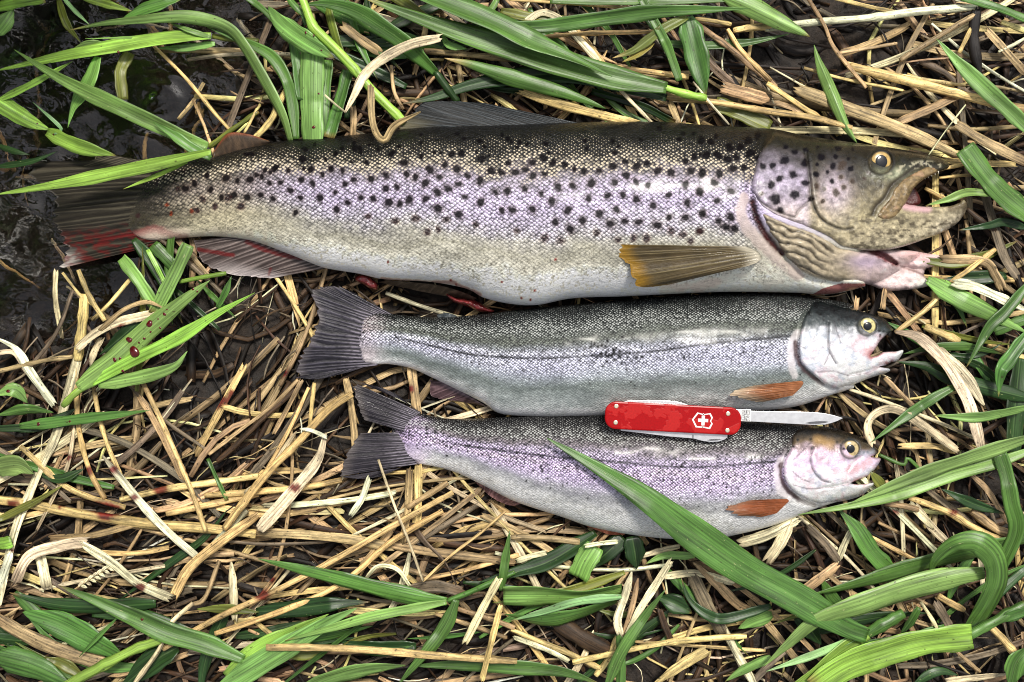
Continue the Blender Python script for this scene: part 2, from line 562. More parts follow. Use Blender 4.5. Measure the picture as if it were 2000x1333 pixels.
def green_color(key, n, s, tt, r, tipk=None, basek=None, tips=False):
    c = lin(*GREEN[key]) * dict(br=0.86, li=0.82, pa=0.82, dk=0.62).get(key, 0.72) * (1 + r.normal(0, 0.09)) * (1 + r.normal(0, 0.04, 3))
    col = np.tile(np.clip(c, 0.004, 0.7), (n, 1))
    if tipk is None and r.random() < 0.4:
        col = mixc(col, lin(176, 140, 84) * 0.7, sm(0.9, 1.0, 1 - tt if tips else tt) * 0.8)
    if tipk: col = mixc(col, lin(*STRAW[tipk]) * 0.7, sm(0.78, 1.0, tt))
    if basek: col = mixc(col, lin(*STRAW[basek]) * 0.7, sm(0.2, 0.0, tt))
    return np.concatenate([col, (s * 0.5 + 0.5)[:, None]], 1)
# ---------------------------------------------------------------- matted litter between the things (uncountable)
FISH_HULLS = []      # filled by the fish section, used to keep loose pieces out from inside the fish


def flow_angle(x, y, r):
    """how the straw lies in different corners of the picture, degrees, picture axes"""
    if x > 1480 and y < 420: base, sp = 18, 38
    elif x > 1500: base, sp = 48, 42
    elif x < 420 and y < 620: base, sp = 62, 30
    elif x < 700 and 540 < y < 860: base, sp = -62, 34
    elif x < 1000 and y > 860: base, sp = -12, 30
    elif y > 1000: base, sp = 10, 50
    else: base, sp = 15, 45
    return base + r.normal(0, sp)


def proto_pieces(r, count, lens, ws, keys, seg):
    """a stock of bent, torn pieces lying along +x at the origin"""
    out = []
    for k in range(count):
        L = np.exp(r.uniform(np.log(lens[0]), np.log(lens[1])))
        w = r.uniform(*ws) * (0.6 + 0.4 * min(1, L / lens[1] * 2))
        style = 'stalk' if r.random() < 0.22 and w < 14 else 'strip'
        b = r.normal(0, 0.12)
        P = np.array([[1000 + L * q, 666.5 + L * (b * (1 - (2 * q) ** 2) + r.normal(0, 0.02))] for q in (-0.5, -0.17, 0.17, 0.5)])
        tz = r.normal(0, 1.2)
        V, F, uv, s, tt, pxy = ribbon(P, w, (-tz, r.normal(0, 0.6), tz), 'f' if style != 'stalk' else 'n', style, crease=r.normal(0, 0.2), curl=r.normal(0.05, 0.15), roll=r.normal(0, 22), twist=r.normal(0, 30), K=3, seg=seg, seed=int(r.integers(1e9)))
        col = straw_color(keys[k % len(keys)], len(V), pxy, tt, r, stain=False, jit=0.12)
        out.append((V, F, uv, col))
    return out


def mass(name, label, n, lens, ws, zr, keys, seed, flt, seg=6, ext=(-420, 2420, -340, 1680)):
    r = np.random.default_rng(seed)
    stock = proto_pieces(r, 90, lens, ws, keys, seg)
    X, Y = r.uniform(ext[0], ext[1], n * 4), r.uniform(ext[2], ext[3], n * 4)
    ok = flt(X, Y, r)
    X, Y = X[ok][:n], Y[ok][:n]
    VV, FF, UU, CC, o = [], [], [], [], 0
    for x, y in zip(X, Y):
        V, F, uv, col = stock[int(r.integers(len(stock)))]
        a = -math.radians(flow_angle(x, y, r)) + (math.pi if r.random() < 0.5 else 0)
        ca, sa = math.cos(a) * (sx := r.uniform(0.75, 1.3)), math.sin(a) * sx
        z = r.uniform(*zr)
        p = W(x, y, z)
        V = np.stack([V[:, 0] * ca - V[:, 1] * sa + p[0], V[:, 0] * sa + V[:, 1] * ca + p[1], V[:, 2] + p[2]], -1)
        VV.append(V); FF.append(F + o); UU.append(uv + r.random(2) * 900)
        CC.append(col * np.r_[np.full(3, np.exp(r.normal(0, 0.2))) * (1 + r.normal(0, 0.03, 3)), 1])
        o += len(V)
    ob = mesh(name, np.concatenate(VV), np.concatenate(FF), M_STRAW, np.clip(np.concatenate(CC), 0, 0.85), np.concatenate(UU))
    return tag(ob, label, 'straw litter', None, 'stuff')


def on_land(x, y, r):
    return ~inside(np.stack([np.atleast_1d(x), np.atleast_1d(y)], -1).astype(float), SHORE)


def sparse_mud(x, y):
    """patches where the photograph shows bare mud or wet dark rot"""
    g = lambda cx, cy, sx, sy: np.exp(-(((x - cx) / sx) ** 2 + ((y - cy) / sy) ** 2))
    return g(1590, 70, 130, 75) + 0.8 * g(420, 700, 120, 110) + 0.5 * g(860, 590, 120, 40)


mass('rotted_straw_litter', 'dark brown rotted straw bits matted over the mud', 2300, (40, 240), (5, 20), (-10, -3), ['db', 'db', 'db', 'br'], 11,  # rotted brown, its colour darkened further for shade deep in the mat
     lambda x, y, r: on_land(x, y, r) & (r.random(len(x)) > 0.75 * sparse_mud(x, y)))
mass('matted_straw_litter', 'weathered tan and grey straw matted over the bank', 1900, (80, 420), (4, 14), (-4, 3.5), ['gr', 'ta', 'br', 'br', 'db', 'go', 'br', 'db', 'ta'], 12,
     lambda x, y, r: on_land(x, y, r) & (r.random(len(x)) > 1.25 * sparse_mud(x, y)))
mass('straw_fibre_litter', 'thin broken straw fibres and chaff over the bank', 2600, (30, 230), (1.6, 4.5), (-3, 5), ['ta', 'br', 'gr', 'br', 'db', 'pa', 'db'], 13,
     lambda x, y, r: on_land(x, y, r) & (r.random(len(x)) > sparse_mud(x, y)), 5)
mass('sunken_straw_litter', 'dim brown straw pieces sunk under the stream water', 80, (80, 330), (6, 14), (-32, -19), ['pa', 'ta', 'pa', 'go'], 14,
     lambda x, y, r: ~on_land(x, y, r) & (x > -300))
mass('outlying_straw_litter', 'straw litter on the bank past the picture edges', 3600, (120, 480), (8, 26), (-7, 4), ['gr', 'ta', 'br', 'br', 'db', 'go'], 15,
     lambda x, y, r: on_land(x, y, r) & ((x < -300) | (x > 2300) | (y < -230) | (y > 1570)), 5, (-2400, 4400, -2000, 3300))
# ---------------------------------------------------------------- fish
class Fish:
    """body laid out along the photograph: outline of the whole fish, height of the rim and of the flank"""
    def __init__(self, top, bot, up, rim):
        self.top, self.bot, self.up, self.rim = [np.array(a, float) for a in (top, bot, up, rim)]

    def yt(self, x): return smooth_interp(x, self.top)
    def yb(self, x): return smooth_interp(x, self.bot)

    def H(self, P):
        x, y = P[:, 0], P[:, 1]
        a, b = self.yt(x), self.yb(x)
        v = np.clip((y - (a + b) / 2) / ((b - a) / 2 + 1e-6), -0.999, 0.999)
        return np.interp(x, *self.rim.T) + np.interp(x, *self.up.T) * (1 - np.abs(v) ** 2.25) ** 0.52


_si = {}


def smooth_interp(x, K):
    key = id(K)
    if key not in _si:
        xs = np.linspace(K[0, 0], K[-1, 0], 1200)
        R = catmull(K, 1200)
        ys = np.interp(xs, R[:, 0], R[:, 1])
        _si[key] = (xs, ys, K)
    xs, ys, _ = _si[key]
    return np.interp(x, xs, ys)


def trunk_mesh(f, x0, x1, step, rows, end_round=14, endL=(0, 0), pitch=(7, 5)):
    """closed tube from x0 to x1; returns verts, quads, pixel pos, v(0 back..1 belly), uv, is_top"""
    n = int((x1 - x0) / step)
    xs = np.linspace(x0, x1, n)
    lowK = 26
    th = np.linspace(-np.pi / 2, np.pi / 2, rows)
    vu = np.sin(th)
    vl = np.sin(np.linspace(np.pi / 2, -np.pi / 2, lowK + 2)[1:-1])
    v = np.r_[vu, vl]
    R = len(v)
    X = np.repeat(xs[:, None], R, 1)
    a, b = f.yt(xs)[:, None], f.yb(xs)[:, None]
    Y = (a + b) / 2 + (b - a) / 2 * v[None]
    endf = np.clip((xs - x0) / end_round, 0, 1)[:, None]
    endf = np.sqrt(np.clip(1 - (1 - endf) ** 2, 0, 1)) * 0.9 + 0.1
    endr = np.sqrt(np.clip(1 - (1 - np.clip((x1 - xs) / 20, 0, 1)) ** 2, 0.02, 1))[:, None]
    e = endf * endr
    rim = np.interp(xs, *f.rim.T)[:, None]
    up = np.interp(xs, *f.up.T)[:, None]
    dome = (1 - np.abs(v) ** 2.25 + 1e-9).clip(0) ** 0.52
    Z = np.where(np.arange(R)[None] < rows, rim + up * dome[None] * e, rim - (rim - 5) * 0.9 * dome[None] * e)
    return X, Y, Z, v, R, n, rows


def grid_faces(n, R, wrap=True):
    i, j = np.meshgrid(np.arange(n - 1), np.arange(R if wrap else R - 1), indexing='ij')
    q0 = (i * R + j).ravel()
    q1 = (i * R + (j + 1) % R).ravel()
    return np.stack([q0, q0 + R, q1 + R, q1], -1)


def pillow(poly, g, zfun, zlow, name, mat, colfun, parent, edge=10, drop=4.0, mskfun=None, pitch=6.0, closed_smooth=True, npts=None, rings=True):
    """solid with an arbitrary outline: rounded edge, top at zfun(P,d), underside at zlow(P)"""
    poly = np.asarray(poly, float)
    per = np.linalg.norm(np.diff(np.r_[poly, poly[:1]], axis=0), axis=1).sum()
    nb = int(per / g)
    Bd = catmull(poly, nb + 1, True)[:-1] if closed_smooth else poly
    lo, hi = Bd.min(0), Bd.max(0)
    gx = np.arange(lo[0], hi[0], g)
    gy = np.arange(lo[1], hi[1], g * 0.87)
    X, Y = np.meshgrid(gx, gy)
    X[1::2] += g / 2
    P = np.stack([X.ravel(), Y.ravel()], -1) + rng.normal(0, 0.03 * g, (X.size, 2))
    P = P[inside(P, Bd)]
    P = P[dseg(P, Bd, True) > g * 0.62]
    allp = np.concatenate([Bd, P])
    r = delaunay_2d_cdt([Vector(p) for p in allp], [], [list(range(len(Bd)))], 1, 1e-6)
    VP = np.array([(p[0], p[1]) for p in r[0]])
    T = np.array([list(t) for t in r[2]])
    d = dseg(VP, Bd, True)
    k = np.clip(1 - d / edge, 0, 1)
    z = zfun(VP, d) - drop * (1 - np.sqrt(np.clip(1 - k * k, 0, 1)))
    zl = zlow(VP) if callable(zlow) else np.full(len(VP), float(zlow))
    zl = np.minimum(zl, z - 0.4)
    top = W(VP[:, 0], VP[:, 1], z)
    low = W(VP[:, 0], VP[:, 1], zl)
    nV = len(VP)
    # orient: pixel y is down, so flip where needed
    a, b, c = VP[T[:, 0]], VP[T[:, 1]], VP[T[:, 2]]
    cr = (b[:, 0] - a[:, 0]) * (c[:, 1] - a[:, 1]) - (b[:, 1] - a[:, 1]) * (c[:, 0] - a[:, 0])
    T = np.where((cr > 0)[:, None], T[:, ::-1], T)
    ed = np.concatenate([T[:, [0, 1]], T[:, [1, 2]], T[:, [2, 0]]])
    es = set(map(tuple, ed.tolist()))
    wall = []
    for p, q in es:
        if (q, p) not in es:
            wall += [[q, p, p + nV], [q, p + nV, q + nV]]
    F = np.concatenate([T, T[:, ::-1] + nV, np.array(wall)])
    VV = np.concatenate([top, low])
    PP = np.concatenate([VP, VP])
    dd = np.concatenate([d, d])
    col = punch(colfun(PP, dd))
    msk = mskfun(PP, dd) if mskfun else np.tile([0, 0, 0, 0.8], (len(PP), 1))
    if msk.shape[1] == 3: msk = np.c_[msk, np.ones(len(PP))]
    return mesh(name, VV, F, mat, col, PP / pitch, msk, parent)


def fin(name, base, tip, parent, zb, zt, colfun, rays=16, ragged=0.05, amp=0.25, sag=0.0, seed=1, power=1.0, NR=44):
    """fan of rays from the base line to the free edge"""
    r = np.random.default_rng(seed)
    NT = rays * 6 + 1
    B = catmull(np.asarray(base, float), NT)
    E = catmull(np.asarray(tip, float), NT)
    t = np.linspace(0, 1, NT)
    rag = np.interp(t * rays * 2, np.arange(rays * 2 + 2), r.random(rays * 2 + 2))
    q = np.linspace(0, 1, NR)[:, None]
    lenf = (1 - ragged * rag)[None]
    X = B[:, 0] + (E[:, 0] - B[:, 0]) * (q * lenf)
    Y = B[:, 1] + (E[:, 1] - B[:, 1]) * (q * lenf)
    ph = t[None] * rays + 0.9 * fbm(t[None] * 6 + seed, q * 1.5, 2) + 0.5 * q * np.sin(t[None] * 40)
    ray = 0.5 + 0.5 * np.cos(ph * 2 * np.pi * (1 + 0.0 * q))
    fine = 0.5 + 0.5 * np.cos(ph * 4 * np.pi + 1)
    ray = ray * (1 - 0.5 * q) + fine * 0.5 * q
    z0 = np.interp(t, np.linspace(0, 1, len(zb)), zb)[None]
    z1 = np.interp(t, np.linspace(0, 1, len(zt)), zt)[None]
    Z = z0 * (1 - q) + z1 * q + 0.5 * amp * ray * (0.4 + 0.6 * q) + sag * np.sin(np.pi * q) + 0.8 * np.sin(t[None] * 9 + 3 * q) * q
    V1 = W(X, Y, Z).reshape(-1, 3)
    thick = 0.9 - 0.5 * q + 0 * Z
    V2 = W(X, Y, Z - thick).reshape(-1, 3)
    n = NR * NT
    F1 = grid_faces(NR, NT, False)
    F = [F1[:, ::-1], F1 + n]
    bl = np.r_[np.arange(NT), np.arange(1, NR) * NT + NT - 1, (NR - 1) * NT + np.arange(NT - 2, -1, -1), np.arange(NR - 2, 0, -1) * NT]
    b2 = np.roll(bl, -1)
    F.append(np.stack([bl, b2, b2 + n, bl + n], -1))
    P = np.stack([X.ravel(), Y.ravel()], -1)
    qq = np.repeat(q, NT, 1).ravel()
    col = colfun(P, qq, ray.ravel(), np.repeat(t[None], NR, 0).ravel())
    uv = np.stack([qq, np.repeat(t[None], NR, 0).ravel()], -1)
    return mesh(name, np.concatenate([V1, V2]), np.concatenate(F), M_FIN, np.r_[col, col], np.r_[uv, uv], None, parent)


def eye(parent, cx, cy, z, r_iris, r_pup, c_iris, c_ring, pup_dx=0.0, tall=1.0):
    """eyeball dome with iris ring, pupil and dark socket rim"""
    def disc(name, rad, zc, h, colf, mat, par, dx=0.0, ty=1.0, ringf=None):
        k, R = 16, 40
        rr = np.linspace(0.02, 1, k)[:, None]
        a = np.linspace(0, 2 * np.pi, R, endpoint=False)[None]
        X, Y = cx + dx + rr * rad * np.cos(a), cy + rr * rad * ty * np.sin(a)
        Z = zc + h * np.sqrt(np.clip(1 - rr ** 2 * 0.97, 0, 1)) + 0 * a
        V = W(X, Y, Z).reshape(-1, 3)
        F = grid_faces(k, R)
        col = colf(np.repeat(rr, R, 1).ravel(), np.repeat(a, k, 0).ravel())
        o = mesh(name, V, F, mat, col, np.stack([X.ravel(), Y.ravel()], -1) / 6, np.tile([0, 0, 0, 1.0], (k * R, 1)), par)
        return o
    def ci(rr, a):
        c = np.tile(lin(*c_iris) * 0.8, (len(rr), 1))
        c *= (0.85 + 0.3 * vnoise(a * 4 + 5, rr * 5))[:, None]
        c = mixc(c, lin(*c_ring), sm(0.86, 0.97, rr) * 0.9)
        c = mixc(c, lin(90, 70, 44), sm(0.56, 0.46, rr) * 0.8 + 0.45 * sm(0.55, 0.8, vnoise(a * 2.5 + 1, rr * 3)))
        return c
    e = disc('eye', r_iris, z, 1.6, ci, M_EYE, parent)
    tag(e, 'eye with a pale golden iris')
    disc('pupil', r_pup, z + 1.35, 0.55, lambda rr, a: np.tile([0.012, 0.015, 0.02], (len(rr), 1)), M_PUPIL, e, pup_dx, tall)
    return e


def eye_material():
    m, t, b = new_mat('fish_eye')
    t.links.new(nd(t, 'Attribute', {'attribute_name': 'Col'}).outputs[0], b.inputs['Base Color'])
    b.inputs['Roughness'].default_value = 0.25
    b.inputs['Coat Weight'].default_value = 0.5
    b.inputs['Coat Roughness'].default_value = 0.03
    return m


M_EYE = eye_material()


def vprofile(vv, table):
    """colour by distance from back (0) to belly (1); table rows v,r,g,b in picture colours"""
    tb = np.array(table, float)
    cl = np.array([lin(*r[1:]) for r in tb])
    return np.stack([np.interp(vv, tb[:, 0], cl[:, k]) for k in range(3)], -1)


def spots(col, P, lst, dark=(22, 14, 20), halo=(120, 80, 70), seed=0):
    for x, y, r in lst:
        w = (np.abs(P[:, 0] - x) < r * 2.4) & (np.abs(P[:, 1] - y) < r * 2.4)
        if not w.any(): continue
        Q = P[w]
        ang = (x * 13.7 + y * 7.1) % 3.1
        dx, dy = Q[:, 0] - x, Q[:, 1] - y
        dx, dy = dx * math.cos(ang) + dy * math.sin(ang), -dx * math.sin(ang) + dy * math.cos(ang)
        d = np.hypot(dx, dy * 1.25) + (fbm(Q[:, 0] / 4.5 + x, Q[:, 1] / 4.5 + y, 2) - 0.5) * r * 0.75
        r = r * 1.2
        c = np.minimum(mixc(col[w], lin(*halo), sm(r * 1.55, r * 0.9, d) * 0.35), col[w])
        col[w] = mixc(c, lin(*dark), sm(r * 1.05, r * 0.62, d) * 0.96)
    return col


def punch(col):
    """tonal contrast put into the skin colours: pale ones paler, dark ones darker"""
    l = col.mean(1, keepdims=True)
    return np.clip(col * (0.68 + 0.72 * l), 0.003, 0.86)


def crop(s, x0, y0, sc):
    return [(x0 + a / sc, y0 + b / sc) for a, b in pts(s)]
# ---------------------------------------------------------------- the big brown trout
def c1(s): return np.array(crop(s, 1350, 200, 3.077))
def c2(s): return np.array(crop(s, 700, 180, 2.857))
def c3(s): return np.array(crop(s, 0, 180, 2.857))


HEADP = '500,175 600,190 700,210 850,230 1000,250 1150,266 1300,290 1400,310 1480,330 1530,350 1552,378 1535,402 1490,418 1440,432 1390,455 1340,500 1310,545 1285,590 1295,612 1340,620 1400,628 1530,628 1600,610 1640,588 1657,615 1648,660 1610,715 1560,755 1480,795 1400,825 1300,860 1200,885 1100,892 1000,887 900,866 840,820 780,790 700,757 600,722 500,682 425,635 385,590 362,530 364,480 375,430 390,370 410,310 440,255 475,215'


def brown_trout():
    f = Fish(
        top=[(236, 396), (240, 376), (250, 356), (268, 341), (300, 326), (360, 312), (413, 307), (470, 291), (525, 279), (600, 271), (700, 263), (800, 251), (900, 246), (1000, 243), (1100, 240), (1200, 238), (1300, 239), (1400, 246), (1506, 252), (1577, 266), (1675, 280), (1772, 293), (1831, 306), (1870, 330), (1900, 380)],
        bot=[(236, 404), (240, 424), (250, 446), (268, 462), (300, 470), (360, 465), (420, 462), (490, 470), (560, 495), (612, 516), (640, 525), (700, 535), (752, 546), (840, 551), (910, 564), (945, 582), (997, 594), (1050, 596), (1120, 583), (1225, 579), (1400, 571), (1545, 572), (1620, 575), (1700, 556), (1760, 525), (1820, 480), (1870, 440), (1900, 400)],
        up=[(235, 5), (300, 9), (400, 14), (520, 19), (700, 27), (1000, 35), (1300, 37), (1500, 35), (1650, 30), (1750, 24), (1840, 16), (1900, 10)],
        rim=[(235, 3.2), (300, 4.5), (400, 9), (600, 15), (900, 19), (1500, 20), (1800, 15), (1900, 12)])
    root = empty('brown_trout', W(1000, 420, 4))
    tag(root, 'largest fish, big brown trout with dark spots and gaping mouth, topmost of the three', 'fish', 'three caught trout laid side by side')

    # ---- trunk
    X, Y, Z, v, R, n, rows = trunk_mesh(f, 238, 1690, 2.0, 176, 150)
    # belly slit lips, flank unevenness
    P = np.stack([X.ravel(), Y.ravel()], -1)
    istop = np.tile(np.arange(R) < rows, n)
    z = Z.ravel()
    z = z + np.where(istop, (fbm(P[:, 0] / 120, P[:, 1] / 80, 3) - 0.5) * 3.0, 0)
    gl = catmull(c1('480,165 430,240 395,330 372,430 350,520 355,600 385,690 430,770 520,880 570,930 640,1010 740,1060 880,1090'), 60)
    z = z - np.where(istop, 3.2 * np.exp(-(dseg(P, gl) / 9) ** 2), 0)
    GP = c1('400,640 425,650 500,690 600,730 700,765 780,800 840,835 900,870 1040,888 1150,884 1300,890 1400,905 1488,916 1508,945 1480,980 1415,1003 1400,1035 1420,1060 1440,1093 1400,1112 1300,1127 1170,1132 1060,1095 960,1088 850,1082 740,1052 660,1012 600,962 560,912 520,852 470,782 440,722')
    HP = c1(HEADP)
    for pl in (GP, HP):
        z = z - np.where(istop & inside(P, pl), 7 * sm(3, 14, dseg(P, pl, True)), 0)
    V = W(P[:, 0], P[:, 1], z)
    vv = np.tile((v + 1) / 2, n)
    vv = np.where(istop, vv, np.where(vv < 0.5, 0.0, 1.0))
    x, y = P[:, 0], P[:, 1]
    vn = vv + (fbm(x / 60, y / 30, 3) - 0.5) * 0.13 + (fbm(x / 12, y / 12, 2) - 0.5) * 0.06
    body = vprofile(vn, [(0, 20, 19, 15), (0.1, 28, 26, 21), (0.17, 50, 46, 40), (0.22, 92, 85, 82), (0.28, 158, 149, 158), (0.36, 192, 180, 205), (0.47, 200, 187, 216), (0.57, 194, 186, 202), (0.66, 190, 186, 178), (0.75, 188, 184, 166), (0.83, 224, 220, 204), (0.91, 242, 238, 222), (1, 242, 236, 220)])  # lavender mid rows paint the sky sheen on the flank
    tailc = vprofile(vn, [(0, 34, 33, 24), (0.14, 66, 60, 46), (0.28, 126, 116, 104), (0.42, 176, 162, 150), (0.6, 188, 176, 154), (0.75, 190, 180, 150), (0.88, 214, 204, 172), (1, 228, 216, 194)])
    k = sm(620, 420, x)
    col = body * (1 - k[:, None]) + tailc * k[:, None]
    col = mixc(col, lin(52, 47, 39) * (0.15 + 1.7 * fbm(x / 50, y / 3.5, 3))[:, None], np.clip(sm(400, 275, x + 70 * (fbm(x / 40, y / 6, 3) - 0.5)) * np.maximum(sm(0.98, 0.8, vv), sm(310, 260, x)), 0, 0.95))
    fw = sm(1150, 1450, x) * sm(0.72, 0.82, vv)
    col = mixc(col, lin(214, 208, 192), fw * 0.55)
    col *= (0.86 + 0.28 * fbm(x / 14, y / 9, 3))[:, None]
    # rows of dark melanophore dust on the belly
    dust = sm(0.63, 0.72, fbm(x / 3.2, y / 3.2, 2)) * sm(0.62, 0.74, vv) * sm(1.0, 0.9, vv)
    col = mixc(col, lin(90, 84, 60), dust * 0.5)
    # spots
    lst = []
    s2 = '970,395 1035,370 1085,395 1150,405 1205,430 1260,445 930,435 1345,440 835,400 685,375 575,345 520,350 485,405 400,435 550,430 740,440 800,450 875,450 975,465 1037,458 1418,415 1490,390 1555,415 1610,400 1670,440 1745,450 1825,390 1920,450 1855,440 185,350 255,395 45,395 155,465 70,485 270,460 320,475 375,510 455,475 610,470 680,495 560,515 500,540 215,530 155,540 440,560 930,540 830,555 765,560 595,585 680,615 1020,570 1115,530 1195,525 1300,510 1430,505 1495,470 1550,505 1615,520 1825,515 1905,555 1985,505 1390,580 1475,575 1555,600 1730,575 1835,620 1645,630 1285,595 1080,610 15,590 85,595 170,615 230,625 285,600 375,595 445,650 560,685 970,655 860,660 800,660 1170,660 1345,680 1440,655 1250,720 1100,725 1405,735 1487,720 1565,725 1735,700 1825,700 1920,680 1668,740 1180,765'
    s2b = '205,720 320,705 490,710 55,695 655,740 445,765 385,780 885,775 1330,785 1040,815 1130,830 1450,825 1535,815 1610,815 1745,780 1810,795 1905,775 1855,830'
    s3 = '1155,465 1265,480 1325,495 1395,490 1460,470 1530,430 1610,440 1690,375 1735,435 1800,460 1850,430 1910,440 1975,490 1925,515 1870,560 1785,590 1675,590 1620,550 1565,505 1505,510 1455,575 1525,595 1380,590 1305,575 1235,590 1175,545 1085,510 1035,540 1940,620 1880,655 1650,675 1680,490 1745,510'
    s3b = '1130,600 990,540 1025,450 970,490 875,505 1345,640 770,690 1200,640 1270,590 1095,660'
    s1 = '65,430 170,430 250,400 315,395 135,480 50,540 155,590 240,535 70,670 165,715 235,690 210,750 50,775 260,760 20,330 90,320 160,320 220,345 270,335 350,305 295,270 230,275 120,240 340,230 400,200 60,230'
    r = np.random.default_rng(5)
    for p in c2(s2): lst.append((*p, r.uniform(6.4, 9.6)))
    for p in c3(s3): lst.append((*p, r.uniform(5.6, 8.4)))
    for p in c1(s1): lst.append((*p, r.uniform(6.8, 10)))
    for k_ in range(60):                     # crowded small spots along the back
        xx = r.uniform(430, 1480)
        lst.append((xx, f.yt(np.array([xx]))[0] + r.uniform(12, 62), r.uniform(3.8, 6.5)))
    spm = spots(np.ones((len(P), 3)), P, lst, (0, 0, 0), (255, 255, 255))[:, 0]
    col = spots(col, P, lst, (16, 12, 16), (120, 92, 84))
    lst = [(*p, r.uniform(5.5, 8)) for p in np.concatenate([c2(s2b), c3(s3b)])]
    col = spots(col, P, lst, (62, 38, 38), (150, 118, 100))
    col = spots(col, P, [(*p, 4.5) for p in c3('930,630 1070,665 955,680')], (150, 60, 30), (180, 110, 70))
    col = spots(col, P, [(*p, 2.6) for p in c2('1100,935 800,1060 985,1108 910,1150 165,950 545,1075 515,1050 1840,1010 960,1160')], (150, 30, 22), (200, 130, 110))
    # blood line at the tail and along the slit
    bl = c3('1030,815 960,800 900,775 860,765 800,780 740,800')
    col = mixc(col, lin(140, 16, 20), sm(11, 2.5, dseg(P, bl) + 5 * (fbm(x / 9, y / 9, 3) - 0.5)) * 0.85)
    col = mixc(col, lin(222, 196, 180), sm(26, 6, dseg(P, c3('760,840 860,800 960,810 1010,812'))) * 0.6)
    sl = c2('130,1045 400,1065 520,1060 600,1095 680,1130')
    col = mixc(col, lin(140, 30, 34), sm(6, 1, dseg(P, sl) + 4 * (fbm(x / 8, y / 5, 3) - 0.5)) * 0.6)
    col = mixc(col, lin(205, 150, 130), sm(14, 3, dseg(P, c2('1850,1000 1700,1105 2000,1060 1900,1100'))) * 0.25)
    # bare skin of the shoulder, dark red gill slit
    sh = catmull(c1('318,575 300,640 312,710 360,790 436,862 520,950 640,1040'), 50)
    dsh = dseg(P, sh)
    shm = sm(15, 7, dsh + 9 * (fbm(x / 12, y / 12, 3) - 0.5))
    col = mixc(col, lin(190, 172, 164) * (0.8 + 0.4 * fbm(x / 9, y / 14, 3))[:, None], shm * 0.8)
    gsl = c1('365,600 395,700 440,790 500,860 545,905')
    col = mixc(col, lin(70, 8, 12), sm(9, 3, dseg(P, gsl) + 5 * (fbm(x / 8, y / 8, 2) - 0.5)))
    # pale throat with white bumps, reddish flap
    fl = inside(P, c1('720,1160 790,1120 900,1088 1050,1090 1060,1100 980,1125 860,1150'))
    col = mixc(col, lin(150, 50, 52), fl * 0.85)
    th_ = sm(0.55, 0.7, vv) * sm(1430, 1480, x)
    wd = sm(0.62, 0.7, vnoise(x / 3.4, y / 3.0)) * np.exp(-(((x - 1500) / 30) ** 2 + ((y - 525) / 14) ** 2))
    col = mixc(col, lin(235, 232, 205), np.clip(wd, 0, 1))
    # scale lattice: arc length across the flank
    Yg, Zg = Y, Z / (S * 1000)
    arc = np.concatenate([np.zeros((n, 1)), np.cumsum(np.hypot(np.diff(Yg, axis=1), np.diff(Zg, axis=1)), 1)], 1)
    pit = 8.6
    uv = np.stack([P[:, 0] / pit, arc.ravel() / (pit * 0.8)], -1) * 1.25
    msk = np.zeros((len(P), 4))
    msk[:, 3] = 1
    sc = sm(250, 330, x) * (1 - shm) * sm(1500, 1470, x)
    vv = np.clip(vn, 0, 1)
    msk[:, 0] = sc * (0.45 + 0.55 * sm(0.75, 0.6, vv)) * sm(0.96, 0.84, vv)
    msk[:, 1] = sc * sm(0.35, 0.24, vv) * (0.3 + 0.62 * sm(0.07, 0.24, vv)) * sm(0.02, 0.1, vv) + sc * 0.4 * sm(0.3, 0.5, vv) * sm(0.7, 0.5, vv) * k + 0.22 * sc * sm(0.68, 0.74, vv) * sm(0.93, 0.85, vv)
    msk[:, 2] = sc * 0.2 * sm(0.22, 0.36, vv) * sm(0.72, 0.6, vv)
    msk[:, 1:3] *= spm[:, None]
    msk[:, 0] *= 0.35 + 0.65 * spm
    msk[:, 3] = (0.15 + 0.85 * spm) * (0.4 + 0.6 * sm(0.1, 0.35, vv))
    mesh('body', V, grid_faces(n, R)[:, ::-1], M_BROWN, punch(col), uv, msk, root)

    # ---- head with upper jaw and lower jaw in one skin
    hp = c1(HEADP)
    pre = catmull(c1('690,305 700,380 712,470 722,570 745,650 790,710 850,745 920,765 970,755'), 40)
    sub = catmull(c1('370,545 420,600 500,650 580,680 625,690 640,655 700,600'), 40)
    mxl = catmull(c1('1410,390 1320,440 1230,510 1180,590 1130,640 1110,690'), 30)
    jaw = catmull(c1('1120,720 1000,770 960,800 1000,850'), 20)
    eye_c = np.array(c1('1140,357')[0])

    def hz(Q, d):
        z = f.H(Q) + 2.0
        z -= 1.5 * np.exp(-(dseg(Q, pre) / 3.0) ** 2)
        z += 1.0 * np.exp(-((dseg(Q, pre + np.array([9, 0])) / 8) ** 2))
        z -= 1.1 * np.exp(-(dseg(Q, sub) / 2.6) ** 2)
        z -= 1.6 * np.exp(-(dseg(Q, mxl + np.array([-6, -4])) / 5) ** 2)
        de = np.hypot(*(Q - eye_c).T)
        z += 1.5 * np.exp(-((de - 27) / 7) ** 2) - 1.5 * sm(25, 18, de)
        z -= 6.0 * sm(1745, 1860, Q[:, 0]) * sm(380, 420, Q[:, 1])
        z += (fbm(Q[:, 0] / 16, Q[:, 1] / 16, 3) - 0.5) * 1.1
        return z

    hs_ = c1('560,350 490,380 430,385 610,435 530,460 685,365 685,485 480,497 625,555 505,580 537,650 750,435 755,375 780,330 720,580 690,290 620,300 570,270 850,385 960,400 820,420 845,475 870,330 945,340 885,278 970,285 760,270')
    hr = [28, 20, 20, 24, 24, 28, 22, 24, 30, 36, 22, 20, 14, 24, 18, 18, 20, 16, 20, 20, 13, 14, 16, 10, 20, 12, 12]
    hb = c1('420,550 900,450 970,472 915,512 1065,425 1040,460 750,505 800,520 870,545 790,595 905,380')
